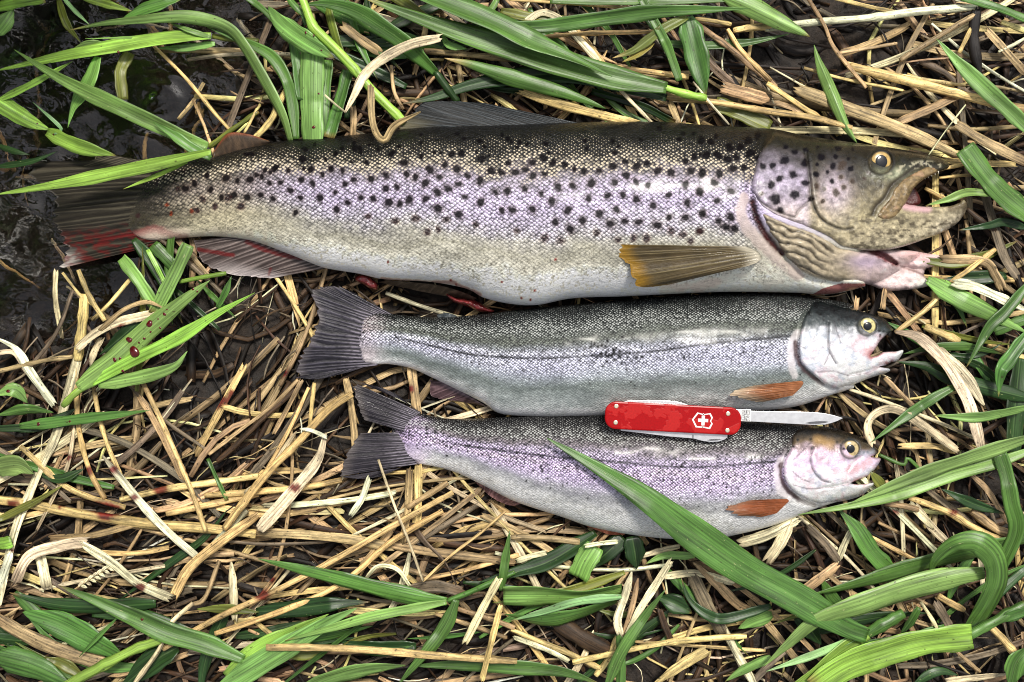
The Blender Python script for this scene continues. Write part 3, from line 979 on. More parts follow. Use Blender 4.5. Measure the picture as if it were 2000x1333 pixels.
    hbr = [15, 16, 18, 17, 16, 14, 18, 12, 24, 14, 30]

    def hcol(Q, d):
        x, y = Q[:, 0], Q[:, 1]
        a, b = f.yt(x), f.yb(x)
        vv = (y - a) / (b - a + 1e-6) + (fbm(x / 40, y / 25, 3) - 0.5) * 0.12
        c = vprofile(vv, [(0, 18, 17, 13), (0.1, 32, 30, 22), (0.22, 72, 66, 50), (0.36, 124, 114, 88), (0.5, 160, 149, 116), (0.64, 170, 158, 128), (0.8, 190, 178, 150), (1, 214, 202, 180)])
        op = sm(1590, 1570, x) * sm(0.1, 0.3, vv)
        c = mixc(c, lin(172, 160, 184), op * 0.85)
        c = mixc(c, lin(204, 186, 206), np.exp(-(((x - 1630) / 30) ** 2 + ((y - 375) / 40) ** 2)) * 0.7)
        c = mixc(c, lin(210, 190, 170), np.exp(-(((x - 1545) / 50) ** 2 + ((y - 420) / 25) ** 2)) * 0.5)
        c = mixc(c, lin(178, 182, 150), np.exp(-(((x - 1745) / 40) ** 2 + ((y - 340) / 12) ** 2)) * 0.7)
        c *= (0.3 + 1.4 * fbm(x / 8, y / 6, 4))[:, None] * (0.75 + 0.5 * vnoise(x / 2.2, y / 2.2))[:, None]
        c = mixc(c, lin(58, 46, 30), 0.75 * sm(0.5, 0.68, fbm(x / 11 + 9, y / 6, 4)) * sm(400, 440, y) * sm(1640, 1680, x))
        c = spots(c, Q, [(*p, rr / 3.077 * 1.05) for p, rr in zip(hs_, hr)], (18, 15, 24), (110, 96, 100))
        c = spots(c, Q, [(*p, rr / 3.077) for p, rr in zip(hb, hbr)], (66, 48, 34), (130, 110, 80))
        c = mixc(c, lin(44, 38, 28), np.exp(-(dseg(Q, pre) / 2.2) ** 2) * 0.85)
        c = mixc(c, lin(70, 60, 44), np.exp(-(dseg(Q, sub) / 1.8) ** 2) * 0.7)
        c = mixc(c, lin(52, 44, 32), np.exp(-(dseg(Q, mxl + np.array([-7, -5])) / 5.5) ** 2) * 0.9)  # shade of the gap beside the jaw bone, painted dark
        c = mixc(c, lin(206, 198, 168), 0.6 * sm(0.56, 0.66, fbm(x / 6 + 3, y / 5, 3)) * sm(10, 4, np.abs(dseg(Q, c1('1180,440 1280,390 1400,370 1480,380')))))
        c = mixc(c, lin(24, 20, 16), sm(3.4, 1.6, dseg(Q, c1('1300,338 1318,345'))))
        de = np.hypot(*(Q - eye_c).T)
        c = mixc(c, lin(34, 30, 24), np.exp(-((de - 25) / 3.5) ** 2) * 0.85)
        c = mixc(c, lin(216, 172, 180), sm(14, 4, dseg(Q, c1('1290,620 1340,630 1420,635'))) * 0.8)
        c = mixc(c, lin(86, 66, 42), sm(9, 3, dseg(Q, c1('1560,640 1620,625 1650,620 1640,680'))) * 0.6)
        return c
    def hmsk(Q, d):
        s_ = spots(np.ones((len(Q), 3)), Q, [(*p, rr / 3.077 * 1.05) for p, rr in zip(hs_, hr)], (0, 0, 0), (255, 255, 255))[:, 0]
        return np.stack([0 * s_, 0 * s_, 0 * s_, 0.15 + 0.75 * s_], -1)
    h = pillow(hp, 2.6, hz, lambda Q: f.H(Q) * 0 + 9, 'head', M_BROWN, hcol, root, 11, 5.0, hmsk)
    tag(h, 'olive spotted head with open jaws')
    # teeth along the upper jaw
    tl = catmull(c1('1330,500 1390,458 1440,436 1485,418'), 9)
    for k_, p in enumerate(tl):
        zt = f.H(p[None])[0] - 1
        pw = np.array([[p[0] - 1.6, p[1] - 3], [p[0] + 1.6, p[1] - 3], [p[0] + 0.9, p[1] + 4.5]])
        vt = np.concatenate([W(pw[:, 0], pw[:, 1], zt), W(pw[:, 0], pw[:, 1], zt - 1.2)])
        mesh('tooth', vt, [[2, 1, 0], [3, 4, 5], [0, 1, 4, 3], [1, 2, 5, 4], [2, 0, 3, 5]], M_TOOTH, None, None, None, h, False)
    # jaw bone plate over the mouth corner
    mp = c1('1425,383 1380,400 1320,432 1262,472 1212,530 1182,590 1134,640 1114,682 1140,706 1190,710 1240,682 1282,622 1312,562 1342,512 1400,462 1460,432 1485,412 1460,388')

    def mcol(Q, d):
        c = np.tile(lin(146, 124, 88), (len(Q), 1))
        c *= (0.25 + 1.4 * fbm(Q[:, 0] / 5, Q[:, 1] / 4, 4))[:, None]
        c = mixc(c, lin(96, 66, 44), sm(4, 1, d) * 0.7)
        return mixc(c, lin(190, 150, 120), sm(0.6, 0.72, fbm(Q[:, 0] / 12 + 4, Q[:, 1] / 9, 3)) * 0.5)
    tag(pillow(mp, 2.4, lambda Q, d: f.H(Q) + 3.2 + (fbm(Q[:, 0] / 9, Q[:, 1] / 9, 3) - 0.5) * 1.6, lambda Q: f.H(Q) - 2, 'upper_jaw_bone', M_BROWN, mcol, root, 9, 3.5), 'brown wrinkled jaw bone beside the mouth')
    # dark throat seen through the open mouth
    pillow(c1('1280,520 1330,500 1360,540 1380,600 1340,625 1280,618 1260,570'), 4, lambda Q, d: 12 + 0 * d, 6, 'mouth_lining', M_BROWN, lambda Q, d: np.tile(lin(96, 44, 42), (len(Q), 1)), root, 4, 1)
    # folded gill membrane and cut throat
    gp = c1('400,640 425,650 500,690 600,730 700,765 780,800 840,835 900,870 1040,888 1150,884 1300,890 1400,905 1488,916 1508,945 1480,980 1415,1003 1400,1035 1420,1060 1440,1093 1400,1112 1300,1127 1170,1132 1060,1095 960,1088 850,1082 740,1052 660,1012 600,962 560,912 520,852 470,782 440,722')
    hl = catmull(c1('330,560 400,640 500,690 600,730 700,765 780,800 850,845 960,880 1100,895'), 60)
    redp = c1('1050,886 1110,882 1180,918 1245,968 1232,982 1150,940')

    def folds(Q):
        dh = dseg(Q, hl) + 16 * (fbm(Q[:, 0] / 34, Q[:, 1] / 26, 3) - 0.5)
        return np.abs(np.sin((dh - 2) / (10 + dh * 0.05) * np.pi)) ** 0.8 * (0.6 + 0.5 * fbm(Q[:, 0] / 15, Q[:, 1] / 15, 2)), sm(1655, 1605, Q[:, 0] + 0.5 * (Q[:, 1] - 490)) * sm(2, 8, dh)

    def gz(Q, d):
        rid, m = folds(Q)
        zz = f.H(Q) + 0.5 + m * 2.0 * rid - 7 * sm(1650, 1720, Q[:, 0])
        zz -= 4 * inside(Q, redp).astype(float)
        zz -= 3.5 * np.exp(-(dseg(Q, c1('1260,985 1330,1000 1420,1010')) / 4) ** 2)
        return zz + (fbm(Q[:, 0] / 12, Q[:, 1] / 12, 3) - 0.5) * 2.4

    def gcol(Q, d):
        x, y = Q[:, 0], Q[:, 1]
        rid, m = folds(Q)
        c = np.tile(lin(178, 164, 138), (len(Q), 1)) * (0.5 + 0.95 * fbm(x / 8, y / 6, 4))[:, None]
        c = mixc(c, lin(52, 42, 32), sm(0.6, 0.1, rid) * m * 0.85)  # shade between the folds painted as dark lines
        pk = sm(1645, 1700, x)
        c = mixc(c, lin(220, 196, 196) * (0.55 + 0.9 * fbm(x / 14, y / 9, 4))[:, None], pk * 0.9)
        c = mixc(c, lin(186, 166, 196), np.exp(-(((x - 1690) / 38) ** 2 + ((y - 512) / 14) ** 2)) * 0.7)
        c = mixc(c, lin(232, 180, 178), np.exp(-(((x - 1790) / 35) ** 2 + ((y - 500) / 12) ** 2)) * 0.7)
        c = mixc(c, lin(124, 34, 38), sm(6, -1, np.where(inside(Q, redp), -2.0, dseg(Q, redp, True)) + 5 * (fbm(x / 7, y / 7, 2) - 0.5)) * 0.85)
        c = mixc(c, lin(236, 226, 216), sm(1772, 1800, x) * sm(535, 555, y) * 0.8)
        c = mixc(c, lin(110, 70, 60), sm(4, 0.5, dseg(Q, c1('1260,985 1330,1010 1400,1040 1420,1060')) + 3 * (fbm(x / 5, y / 5, 2) - 0.5)) * 0.6)
        return c
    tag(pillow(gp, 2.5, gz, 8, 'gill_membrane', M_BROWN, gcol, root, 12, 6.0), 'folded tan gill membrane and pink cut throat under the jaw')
    # eye
    eye(root, *eye_c, f.H(eye_c[None])[0] + 0.6, 20.5, 11.5, (212, 176, 100), (40, 32, 24), 1.0, 1.12)

    # ---- fins
    def fc(dark, light, spot=0, blood=None, edge=None, base=None):
        def fn(P, q, ray, t):
            c = np.tile(lin(*dark), (len(P), 1)) * (0.6 + 0.8 * fbm(P[:, 0] / 22, P[:, 1] / 10, 3))[:, None]
            c = mixc(c, lin(*light), ray ** 2 * (0.3 + 0.5 * fbm(q * 3 + 2, t * 8, 2)))
            if edge: c = mixc(c, lin(*edge[0]), edge[1](q, t))
            if spot:
                lat = sm(0.8, 0.9, np.sin(P[:, 0] / 4.2 + 2 * np.sin(P[:, 1] / 9)) * np.sin(P[:, 1] / 4.6 + np.sin(P[:, 0] / 11)) * 0.5 + 0.5)
                c = mixc(c, lin(14, 14, 16), lat * spot)
            if edge and base: c = mixc(c, lin(*base), sm(0.16, 0.0, q) * 0.8)
            if blood: c = mixc(c, lin(104, 18, 20), 0.85 * blood(P, q, t))
            return c
        return fn
    nb = lambda P: fbm(P[:, 0] / 11, P[:, 1] / 6, 4)
    tb = lambda P, q, t: np.clip(0.85 * sm(0.46, 0.62, nb(P)) * sm(0.62, 0.8, t) * 0.9 + 0.85 * sm(5, 1, dseg(P, c3('760,790 700,800 640,810 560,830')) + 6 * (nb(P) - 0.5)), 0, 0.92)
    up_e = lambda q, t: np.clip(sm(0.8, 1, q) * sm(0.8, 0.95, t) * 0.8, 0, 1)
    fin('tail_fin', c3('980,372 900,430 870,500 860,580 880,660 920,730 980,790 1050,812'), c3('140,390 160,480 262,560 292,640 282,740 330,800 352,890 310,992'), root, (6, 9, 9.8, 9.6, 8.5, 5.5), (-4, -1, -2, -4, -7), fc((36, 32, 27), (104, 98, 82), 0, tb, ((206, 198, 190), up_e)), 20, 0.07, 2.2, 0, 3)
    fin('tail_lobe', c3('880,380 760,375 620,350'), c3('640,460 400,480 150,478'), root, (8, 6, 3), (5, 0, -5), fc((44, 40, 32), (128, 120, 100)), 10, 0.03, 0.5, 0, 4)
    fin('adipose_fin', c3('1520,284 1400,312 1300,336 1195,372'), c3('1500,272 1380,234 1270,232 1192,330'), root, (20, 16, 14, 12), (20, 18, 16, 12), fc((70, 58, 48), (110, 90, 70), 0, None, ((150, 78, 44), lambda q, t: sm(0.75, 1, q) * 0.75)), 8, 0.01, 0.1, 1, 5)
    fin('dorsal_fin', c2('1270,180 1120,190 980,198 830,205 600,214'), c2('700,60 480,48 345,62 290,130 215,212'), root, (22, 23, 23, 23, 22), (21, 20, 19, 19, 20), fc((14, 15, 14), (84, 92, 98), 0, None, ((104, 96, 66), lambda q, t: sm(0.75, 0.95, t) * sm(0.5, 1, q) * 0.7)), 18, 0.03, 0.8, 0.5, 6)
    ab = lambda P, q, t: np.clip(0.95 * sm(7, 2, dseg(P, c3('1380,835 1450,870 1560,905 1680,925')) + 5 * (nb(P) - 0.5)) + 0.9 * sm(6, 2, dseg(P, c3('1110,880 1200,895 1300,910')) + 4 * (nb(P) - 0.5)) + 0.7 * sm(4, 1, dseg(P, c3('1510,985 1500,1020'))), 0, 0.9)
    fin('anal_fin', c3('1815,985 1720,948 1600,896 1450,838 1300,806'), c3('1500,1042 1250,1014 1130,950 1092,890 1080,828'), root, (13, 13, 12, 11, 10), (6, 5, 4, 4, 6), fc((60, 50, 48), (176, 160, 154), 0, ab, ((214, 202, 200), lambda q, t: sm(0.55, 1, q) * sm(0.75, 0.4, t) * 0.8)), 16, 0.05, 0.6, 0.5, 7)
    pecd = lambda P, q, t: 0 * q
    fin('pectoral_fin', c1('330,868 390,890 420,925 400,960 340,985'), c2('1450,850 1418,900 1500,965 1515,1020 1555,1092 1720,1078'), root, tuple(f.H(c1('360,900'))[0] + d_ for d_ in (2.5, 3, 3)), tuple(f.H(c2('1450,900 1500,980 1600,1080')) + 2.0), fc((74, 62, 40), (142, 128, 92), 0, None, ((150, 112, 26), lambda q, t: np.clip(sm(0.84, 0.97, q) * 0.8 + 0.15 * sm(0.6, 0.95, t), 0, 0.9)), (206, 198, 178)), 13, 0.05, 0.9, 2.0, 8)
    fin('pelvic_fin', c2('660,1150 560,1110 420,1075 160,1050'), c2('640,1165 540,1150 330,1110 110,1062'), root, (15, 14, 13, 11), (7, 6, 6, 5), fc((70, 58, 48), (130, 112, 92)), 10, 0.03, 0.5, 0, 9)
    # exposed entrails under the slit
    for s_, lb in (('0,1020 40,1018 90,1050 110,1080 100,1105 60,1095 20,1070 -20,1050', 'entrails'), ('490,1128 560,1150 640,1158 700,1190 760,1225 690,1230 600,1195 530,1170', 'entrails')):
        tag(pillow(c2(s_), 2.4, lambda Q, d: 9 + 3 * (fbm(Q[:, 0] / 8, Q[:, 1] / 8, 3)) + np.minimum(d, 6) * 0.5, 2, lb, M_GUT, lambda Q, d: np.tile(lin(150, 40, 42), (len(Q), 1)), root, 6, 3), 'red entrails showing at the belly slit')
    return f


M_TOOTH = plain('tooth', (0.6, 0.56, 0.46), 0.3)
M_GUT = plain('wet_entrails', (0.26, 0.035, 0.035), 0.18, 0, 0.4, 300, 0.5, 0.6)
BROWN = brown_trout()
# ---------------------------------------------------------------- two rainbow trout
def c4(s): return np.array(crop(s, 1350, 550, 2.516))
def c5(s): return np.array(crop(s, 560, 540, 2.468))
def c6(s): return np.array(crop(s, 1000, 560, 2.564))


def rainbow(name, label, f, x0, x1, prof, tailcol, lat, head_poly, gill, pre, eye_c, eye_r, eye_col, seed, pepper, lav, hlav, shoulder, opslit, mouth, orange):
    root = empty(name, W((x0 + x1) / 2, 800, 4))
    tag(root, label, 'fish', 'three caught trout laid side by side')
    X, Y, Z, v, R, n, rows = trunk_mesh(f, x0, x1, 2.0, 130, 50)
    P = np.stack([X.ravel(), Y.ravel()], -1)
    x, y = P[:, 0], P[:, 1]
    istop = np.tile(np.arange(R) < rows, n)
    vv = np.tile((v + 1) / 2, n)
    vv = np.where(istop, vv, np.where(vv < 0.5, 0.0, 1.0))
    vn = vv + (fbm(x / 70 + seed, y / 22, 3) - 0.5) * 0.11 + (fbm(x / 11, y / 9, 2) - 0.5) * 0.07
    col = vprofile(vn, prof)
    tk = sm(x0 + 95, x0 + 35, x + 12 * (fbm(x / 9, y / 9, 2) - 0.5))
    col = mixc(col, lin(*tailcol), tk * 0.6 * sm(0.02, 0.12, vv))
    col *= (0.82 + 0.36 * fbm(x / 34 + seed, y / 9, 3))[:, None]
    if lav is not None:
        col = mixc(col, lin(*lav), 0.5 * sm(0.32, 0.45, vv) * sm(0.72, 0.55, vv) * (0.5 + fbm(x / 120, y / 40, 2) * 0.8))  # lavender sheen of the sky painted along the mid flank
    xe = np.linspace(x0 + 45, x0, 30)
    de_ = dseg(P, np.r_[np.c_[xe, f.yt(xe)], np.c_[xe[::-1], f.yb(xe[::-1])]])
    col = mixc(col, lin(46, 43, 50), sm(15, 2, de_ + 22 * (fbm(x / 20 + seed, y / 3.2, 3) - 0.5)) * sm(x0 + 70, x0 + 30, x) * 0.9)
    dl = dseg(P, catmull(lat, 60))
    col = mixc(col, lin(48, 50, 58), np.exp(-(dl / 2.2) ** 2) * (0.45 + 0.9 * fbm(x / 14 + seed, y / 50, 2)) * sm(x0 + 60, x0 + 160, x))
    # dark pepper marks
    r = np.random.default_rng(seed)
    lst = []
    for _ in range(pepper):
        xx = r.uniform(x0 + 10, x1 - 20)
        vq = np.clip(r.normal(0.42, 0.17), 0.05, 0.75)
        yy = f.yt(np.array([xx]))[0] * (1 - vq) + f.yb(np.array([xx]))[0] * vq
        lst.append((xx, yy, r.uniform(1.1, 2.3)))
    if seed == 21:
        for _ in range(40):
            lst.append((r.normal(1190, 28), r.normal(690, 13), r.uniform(2, 3.6)))
    spm = spots(np.ones((len(P), 3)), P, lst, (0, 0, 0), (255, 255, 255))[:, 0]
    col = spots(col, P, lst, (24, 24, 28), (90, 90, 96))
    z = Z.ravel() + np.where(istop, (fbm(x / 90 + seed, y / 60, 3) - 0.5) * 2.0, 0)
    gl = catmull(gill, 50)
    dg = dseg(P, gl)
    z = z - np.where(istop, 2.2 * np.exp(-(dg / 7) ** 2), 0)
    hq = catmull(head_poly, 160, True)
    z = z - np.where(istop & inside(P, hq), 6 * sm(2, 12, dseg(P, hq, True)), 0)
    shm = sm(10, 5, dseg(P, catmull(shoulder, 40)) + 6 * (fbm(x / 9, y / 9, 3) - 0.5))
    col = mixc(col, lin(206, 198, 198) * (0.8 + 0.4 * fbm(x / 7, y / 9, 3))[:, None], shm * 0.7)
    col = mixc(col, lin(70, 34, 36), sm(7, 2, dseg(P, opslit) + 4 * (fbm(x / 8, y / 8, 2) - 0.5)) * 0.9)
    col = mixc(col, lin(226, 224, 222), sm(x1 - 160, x1 - 100, x) * sm(0.78, 0.9, vv) * 0.6)
    arc = np.concatenate([np.zeros((n, 1)), np.cumsum(np.hypot(np.diff(Y, axis=1), np.diff(Z / (S * 1000), axis=1)), 1)], 1)
    pit = 6.4
    uv = np.stack([x / pit, arc.ravel() / (pit * 0.82)], -1) * 1.25
    msk = np.zeros((len(P), 4))
    msk[:, 3] = 1
    sc = (1 - shm) * sm(0, 5, dg)
    vv = np.clip(vn, 0, 1)
    msk[:, 0] = sc * (0.35 + 0.65 * sm(0.72, 0.5, vv)) * sm(1, 0.93, vv)
    msk[:, 1] = sc * sm(0.34, 0.2, vv) * (0.4 + 0.45 * sm(0.03, 0.2, vv))
    msk[:, 2] = sc * 0.35 * sm(0.22, 0.4, vv) * sm(0.95, 0.7, vv)
    msk[:, 1:3] *= spm[:, None]
    msk[:, 3] = (0.2 + 0.8 * spm) * (0.4 + 0.6 * sm(0.1, 0.35, vv))
    mesh('body', W(x, y, z), grid_faces(n, R)[:, ::-1], M_RAIN, punch(col), uv, msk, root)

    pc = catmull(pre, 40)

    def hz(Q, d):
        zz = f.H(Q) + 1.6
        zz -= 1.2 * np.exp(-(dseg(Q, pc) / 2.4) ** 2)
        zz += 0.7 * np.exp(-(dseg(Q, pc + np.array([8, 0])) / 6) ** 2)
        for m_ in mouth['groove']:
            zz -= 1.3 * np.exp(-(dseg(Q, m_) / 2.2) ** 2)
        de = np.hypot(*(Q - eye_c).T)
        zz += 1.0 * np.exp(-((de - eye_r - 4) / 5) ** 2) - 1.2 * sm(eye_r + 2, eye_r - 4, de)
        return zz + (fbm(Q[:, 0] / 11 + seed, Q[:, 1] / 11, 3) - 0.5) * 0.9

    def hcol(Q, d):
        x, y = Q[:, 0], Q[:, 1]
        a, b = f.yt(x), f.yb(x)
        q = (y - a) / (b - a + 1e-6) + (fbm(x / 22 + seed, y / 16, 3) - 0.5) * 0.16
        c = vprofile(q, hlav)
        c *= (0.62 + 0.76 * fbm(x / 7, y / 7, 4))[:, None] * (0.88 + 0.24 * vnoise(x / 2, y / 2))[:, None]
        c = mixc(c, lin(172, 190, 206), 0.5 * sm(0.52, 0.66, fbm(x / 16 + 3, y / 16 + seed, 3)) * sm(0.3, 0.4, q))
        c = mixc(c, lin(226, 190, 196), 0.45 * sm(0.52, 0.66, fbm(x / 18 + 30, y / 18 + seed, 3)) * sm(0.3, 0.4, q))
        r = np.random.default_rng(seed + 1)
        hl = []
        for _ in range(26):
            xx = r.uniform(x1 - 130, x1 + 60)
            ys = f.yt(np.array([xx]))[0]
            hl.append((xx, ys + r.uniform(6, 45), r.uniform(1.8, 3.4)))
        c = spots(c, Q, hl, (16, 18, 22), (60, 64, 66))
        c = mixc(c, lin(50, 48, 54), np.exp(-(dseg(Q, pc) / 1.6) ** 2) * 0.75)
        for ln in mouth['lines']:
            c = mixc(c, lin(70, 62, 70), np.exp(-(dseg(Q, ln) / 1.3) ** 2) * 0.6)
        for ln, cc, w_ in mouth['paint']:
            c = mixc(c, lin(*cc), sm(w_ * 1.5, w_ * 0.1, dseg(Q, ln) + 7 * (fbm(x / 7, y / 7, 3) - 0.5)) * 0.75)
        de = np.hypot(*(Q - eye_c).T)
        c = mixc(c, lin(52, 56, 58), np.exp(-((de - eye_r - 2) / 3) ** 2) * 0.8)
        return c

    def hm(Q, d):
        m = np.zeros((len(Q), 4))
        m[:, 2] = 0.15
        m[:, 3] = 1
        return m
    h = pillow(head_poly, 2.4, hz, 7, 'head', M_RAIN, hcol, root, 9, 4.0, hm)
    eye(root, *eye_c, f.H(eye_c[None])[0] + 0.4, eye_r, eye_r * 0.47, eye_col, (30, 32, 34), 0.5)
    return root


def fin_paint(dark, light, spot, edge=None):
    def fn(P, q, ray, t):
        c = np.tile(lin(*dark), (len(P), 1)) * (0.65 + 0.7 * fbm(P[:, 0] / 16, P[:, 1] / 16, 3))[:, None]
        c = mixc(c, lin(*light), ray ** 2 * 0.55)
        c *= (0.55 + 0.75 * ray)[:, None]
        if edge: c = mixc(c, lin(*edge[0]), edge[1](q, t) * (0.6 + 0.4 * ray))
        if spot: c = mixc(c, lin(150, 142, 156), sm(0.5, 0.12, q) * ray ** 2 * 0.8)
        if spot:
            k = np.sin(q * 42 + 3 * np.sin(t * 14)) * np.sin(t * 58 + 2 * np.sin(q * 9))
            c = mixc(c, lin(14, 14, 18), sm(0.45, 0.75, k) * spot * sm(1, 0.6, q))
        return c
    return fn


F1 = Fish(
    top=[(674, 662), (682, 640), (692, 624), (708, 613), (730, 610), (763, 614), (844, 620), (925, 616), (1006, 606), (1100, 597), (1200, 588), (1300, 580), (1400, 575), (1500, 572), (1560, 576), (1600, 582), (1650, 591), (1700, 606), (1730, 620), (1750, 640), (1768, 670)],
    bot=[(674, 670), (682, 684), (692, 698), (708, 709), (730, 712), (763, 712), (803, 720), (844, 738), (904, 767), (945, 788), (977, 808), (1040, 814), (1100, 815), (1200, 812), (1300, 808), (1400, 804), (1500, 801), (1560, 793), (1620, 773), (1670, 757), (1720, 733), (1750, 712), (1768, 690)],
    up=[(674, 1.5), (700, 4), (760, 9), (900, 17), (1100, 25), (1400, 26), (1560, 24), (1660, 19), (1730, 12), (1768, 7)],
    rim=[(674, 7), (760, 8), (1000, 12), (1500, 13), (1768, 9)])
prof1 = [(0, 18, 23, 23), (0.1, 36, 44, 43), (0.2, 74, 82, 78), (0.31, 116, 122, 112), (0.37, 142, 148, 148), (0.42, 216, 218, 224), (0.48, 204, 206, 216), (0.56, 194, 197, 208), (0.64, 172, 180, 184), (0.74, 142, 152, 148), (0.85, 172, 180, 178), (0.93, 214, 217, 215), (1, 236, 236, 232)]  # bright mid-flank rows paint the silver sky reflection
head1 = [(0, 24, 30, 32), (0.16, 36, 44, 46), (0.28, 84, 92, 94), (0.36, 200, 200, 206), (0.55, 232, 226, 234), (0.75, 238, 232, 236), (1, 240, 235, 232)]
RT1 = rainbow('rainbow_trout', 'middle fish, silver grey rainbow trout with orange pectoral fin above the red knife', F1, 676, 1668, prof1, (226, 206, 214),
              np.array([(700, 648), (760, 658), (803, 666), (904, 690), (965, 697), (1060, 700), (1156, 695), (1273, 687), (1390, 671), (1500, 661), (1555, 655)]),
              c4('610,95 700,112 800,135 900,165 950,185 985,225 992,240 960,262 930,290 905,330 880,368 915,365 945,348 1000,345 1042,338 1030,370 1010,392 985,396 960,410 925,420 975,430 970,445 930,458 860,482 800,506 740,522 700,527 655,505 600,462 555,420 535,390 527,330 532,270 545,200 575,140'),
              c4('560,150 530,210 515,290 515,350 530,405 575,455 640,505 700,530'), c4('672,205 672,300 680,345 700,385 712,405'),
              c4('866,220')[0], 17, (226, 216, 150), 21, 150, (196, 194, 222), head1,
              c4('520,255 497,300 490,360 495,420 510,465'), c4('515,300 514,350 530,400 560,440 600,475 650,505'),
              dict(groove=[c4('780,460 850,445 920,422')], lines=[c4('700,195 735,300'), c4('655,410 680,350'), c4('540,320 560,330'), c4('620,445 700,440 780,465 860,450 925,422')],
                   paint=[(c4('870,345 900,350 925,330 945,300'), (214, 160, 160), 13), (c4('885,365 915,362 930,350'), (190, 100, 100), 6), (c4('950,345 1000,350'), (226, 190, 190), 6), (c4('965,405 985,398'), (150, 50, 44), 5)]), True)
z0 = F1.H(c4('540,500'))[0]
fin('pectoral_fin', c4('545,488 552,500 540,520 500,560'), c4('300,512 180,543 210,575 330,598'), RT1, (z0 + 2, z0 + 2.5, z0 + 2), tuple(F1.H(c4('300,520 200,548 300,590')) + 1.6), fin_paint((142, 84, 46), (176, 122, 84), 0, ((196, 186, 160), lambda q, t: sm(0.55, 1, q) * 0.75)), 14, 0.13, 1.1, 1.5, 11)
fin('tail_fin', c5('520,188 440,196 400,240 385,290 385,340 400,390 440,428'), c5('245,42 118,62 142,180 112,290 80,350 48,410 35,485'), RT1, (8.5, 10.4, 11.6, 10.8, 8.5), (10, 10.5, 10.5, 10), fin_paint((36, 34, 42), (88, 84, 96), 0.55, ((120, 112, 112), lambda q, t: sm(0.85, 1, q) * 0.4)), 22, 0.08, 1.8, 0, 12)
fin('tail_edge', c5('510,182 450,170 400,160'), c5('400,128 320,78 240,40'), RT1, (8, 8, 9), (9.5, 9.5, 9.5), fin_paint((32, 30, 37), (70, 66, 76), 0.2), 6, 0.02, 0.4, 0, 13)
fin('tail_edge', c5('400,428 330,440 250,450'), c5('300,462 150,496 40,488'), RT1, (8, 8.5, 9), (9, 9.5, 9.5), fin_paint((32, 30, 37), (70, 66, 76), 0.2), 6, 0.02, 0.4, 0, 14)
fin('anal_fin', c5('985,640 900,590 820,545 740,505'), c5('950,625 840,605 700,580 690,500'), RT1, (9, 9, 8, 7), (5, 4, 4, 5), fin_paint((84, 62, 66), (128, 104, 108), 0, ((170, 150, 160), lambda q, t: sm(0.3, 0, q) * 0.5)), 11, 0.06, 0.5, 0, 15)
fin('adipose_fin', c5('830,200 780,198 730,200'), c5('810,186 770,176 722,186'), RT1, (12, 12, 11), (12, 12, 11), fin_paint((60, 66, 70), (90, 98, 100), 0), 4, 0.02, 0.1, 0, 16)

F2 = Fish(
    top=[(764, 850), (766, 830), (775, 816), (790, 808), (819, 807), (864, 817), (925, 818), (1006, 814), (1100, 811), (1200, 811), (1300, 814), (1400, 820), (1450, 824), (1520, 828), (1573, 830), (1628, 836), (1668, 847), (1700, 862), (1716, 878), (1728, 900)],
    bot=[(764, 862), (766, 884), (775, 898), (790, 904), (823, 907), (884, 921), (945, 949), (1006, 980), (1097, 1010), (1156, 1030), (1234, 1045), (1312, 1053), (1390, 1053), (1429, 1047), (1509, 1027), (1588, 996), (1650, 976), (1690, 962), (1716, 940), (1728, 920)],
    up=[(764, 1.5), (790, 4), (860, 9), (1000, 16), (1200, 24), (1400, 25), (1550, 22), (1640, 17), (1700, 10), (1728, 6)],
    rim=[(764, 7), (860, 8), (1050, 11), (1500, 12), (1728, 8)])
prof2 = [(0, 22, 20, 22), (0.1, 48, 45, 46), (0.2, 96, 89, 89), (0.3, 142, 132, 140), (0.37, 194, 182, 206), (0.45, 222, 206, 230), (0.55, 218, 202, 226), (0.64, 196, 190, 206), (0.72, 180, 180, 184), (0.8, 208, 208, 208), (0.9, 234, 232, 228), (1, 242, 238, 230)]  # lavender middle rows carry painted sky sheen
head2 = [(0, 26, 24, 22), (0.1, 50, 44, 36), (0.2, 120, 102, 80), (0.3, 204, 180, 196), (0.48, 222, 200, 226), (0.62, 232, 216, 226), (0.8, 236, 226, 228), (1, 240, 232, 226)]
RT2 = rainbow('rainbow_trout', 'lowest fish, small pinkish lavender rainbow trout under the knife blade', F2, 766, 1640, prof2, (212, 188, 226),
              np.array([(780, 846), (819, 852), (904, 870), (1006, 884), (1100, 894), (1136, 897), (1273, 909), (1351, 913), (1429, 909), (1500, 903), (1530, 900)]),
              c4('505,745 560,712 620,712 700,722 800,752 880,792 918,830 912,848 880,862 905,866 932,868 922,895 900,925 882,938 868,955 820,975 785,992 830,998 898,990 880,1015 840,1050 780,1072 700,1087 625,1092 545,1062 490,1020 458,975 450,920 460,870 490,810'),
              c4('500,770 455,850 437,920 445,985 480,1045 545,1085 620,1105'), c4('595,815 585,870 600,930 640,975 680,988'),
              c4('783,823')[0], 17, (214, 192, 140), 22, 520, (200, 178, 226), head2,
              c4('440,880 425,940 428,1000 450,1040 480,1060'), c4('440,900 440,960 455,1000 480,1035 530,1075 600,1098'),
              dict(groove=[c4('780,990 700,1010 620,1020'), c4('840,860 800,890 770,930')], lines=[c4('500,880 600,780'), c4('500,1000 570,1020 700,1015 790,992'), c4('500,935 540,970 580,985')],
                   paint=[(c4('780,930 830,910 880,890'), (214, 170, 176), 10), (c4('810,988 860,975 880,960'), (186, 84, 80), 6), (c4('810,850 860,850 890,840'), (170, 176, 190), 7), (c4('620,780 680,800'), (188, 150, 96), 11)]), True)
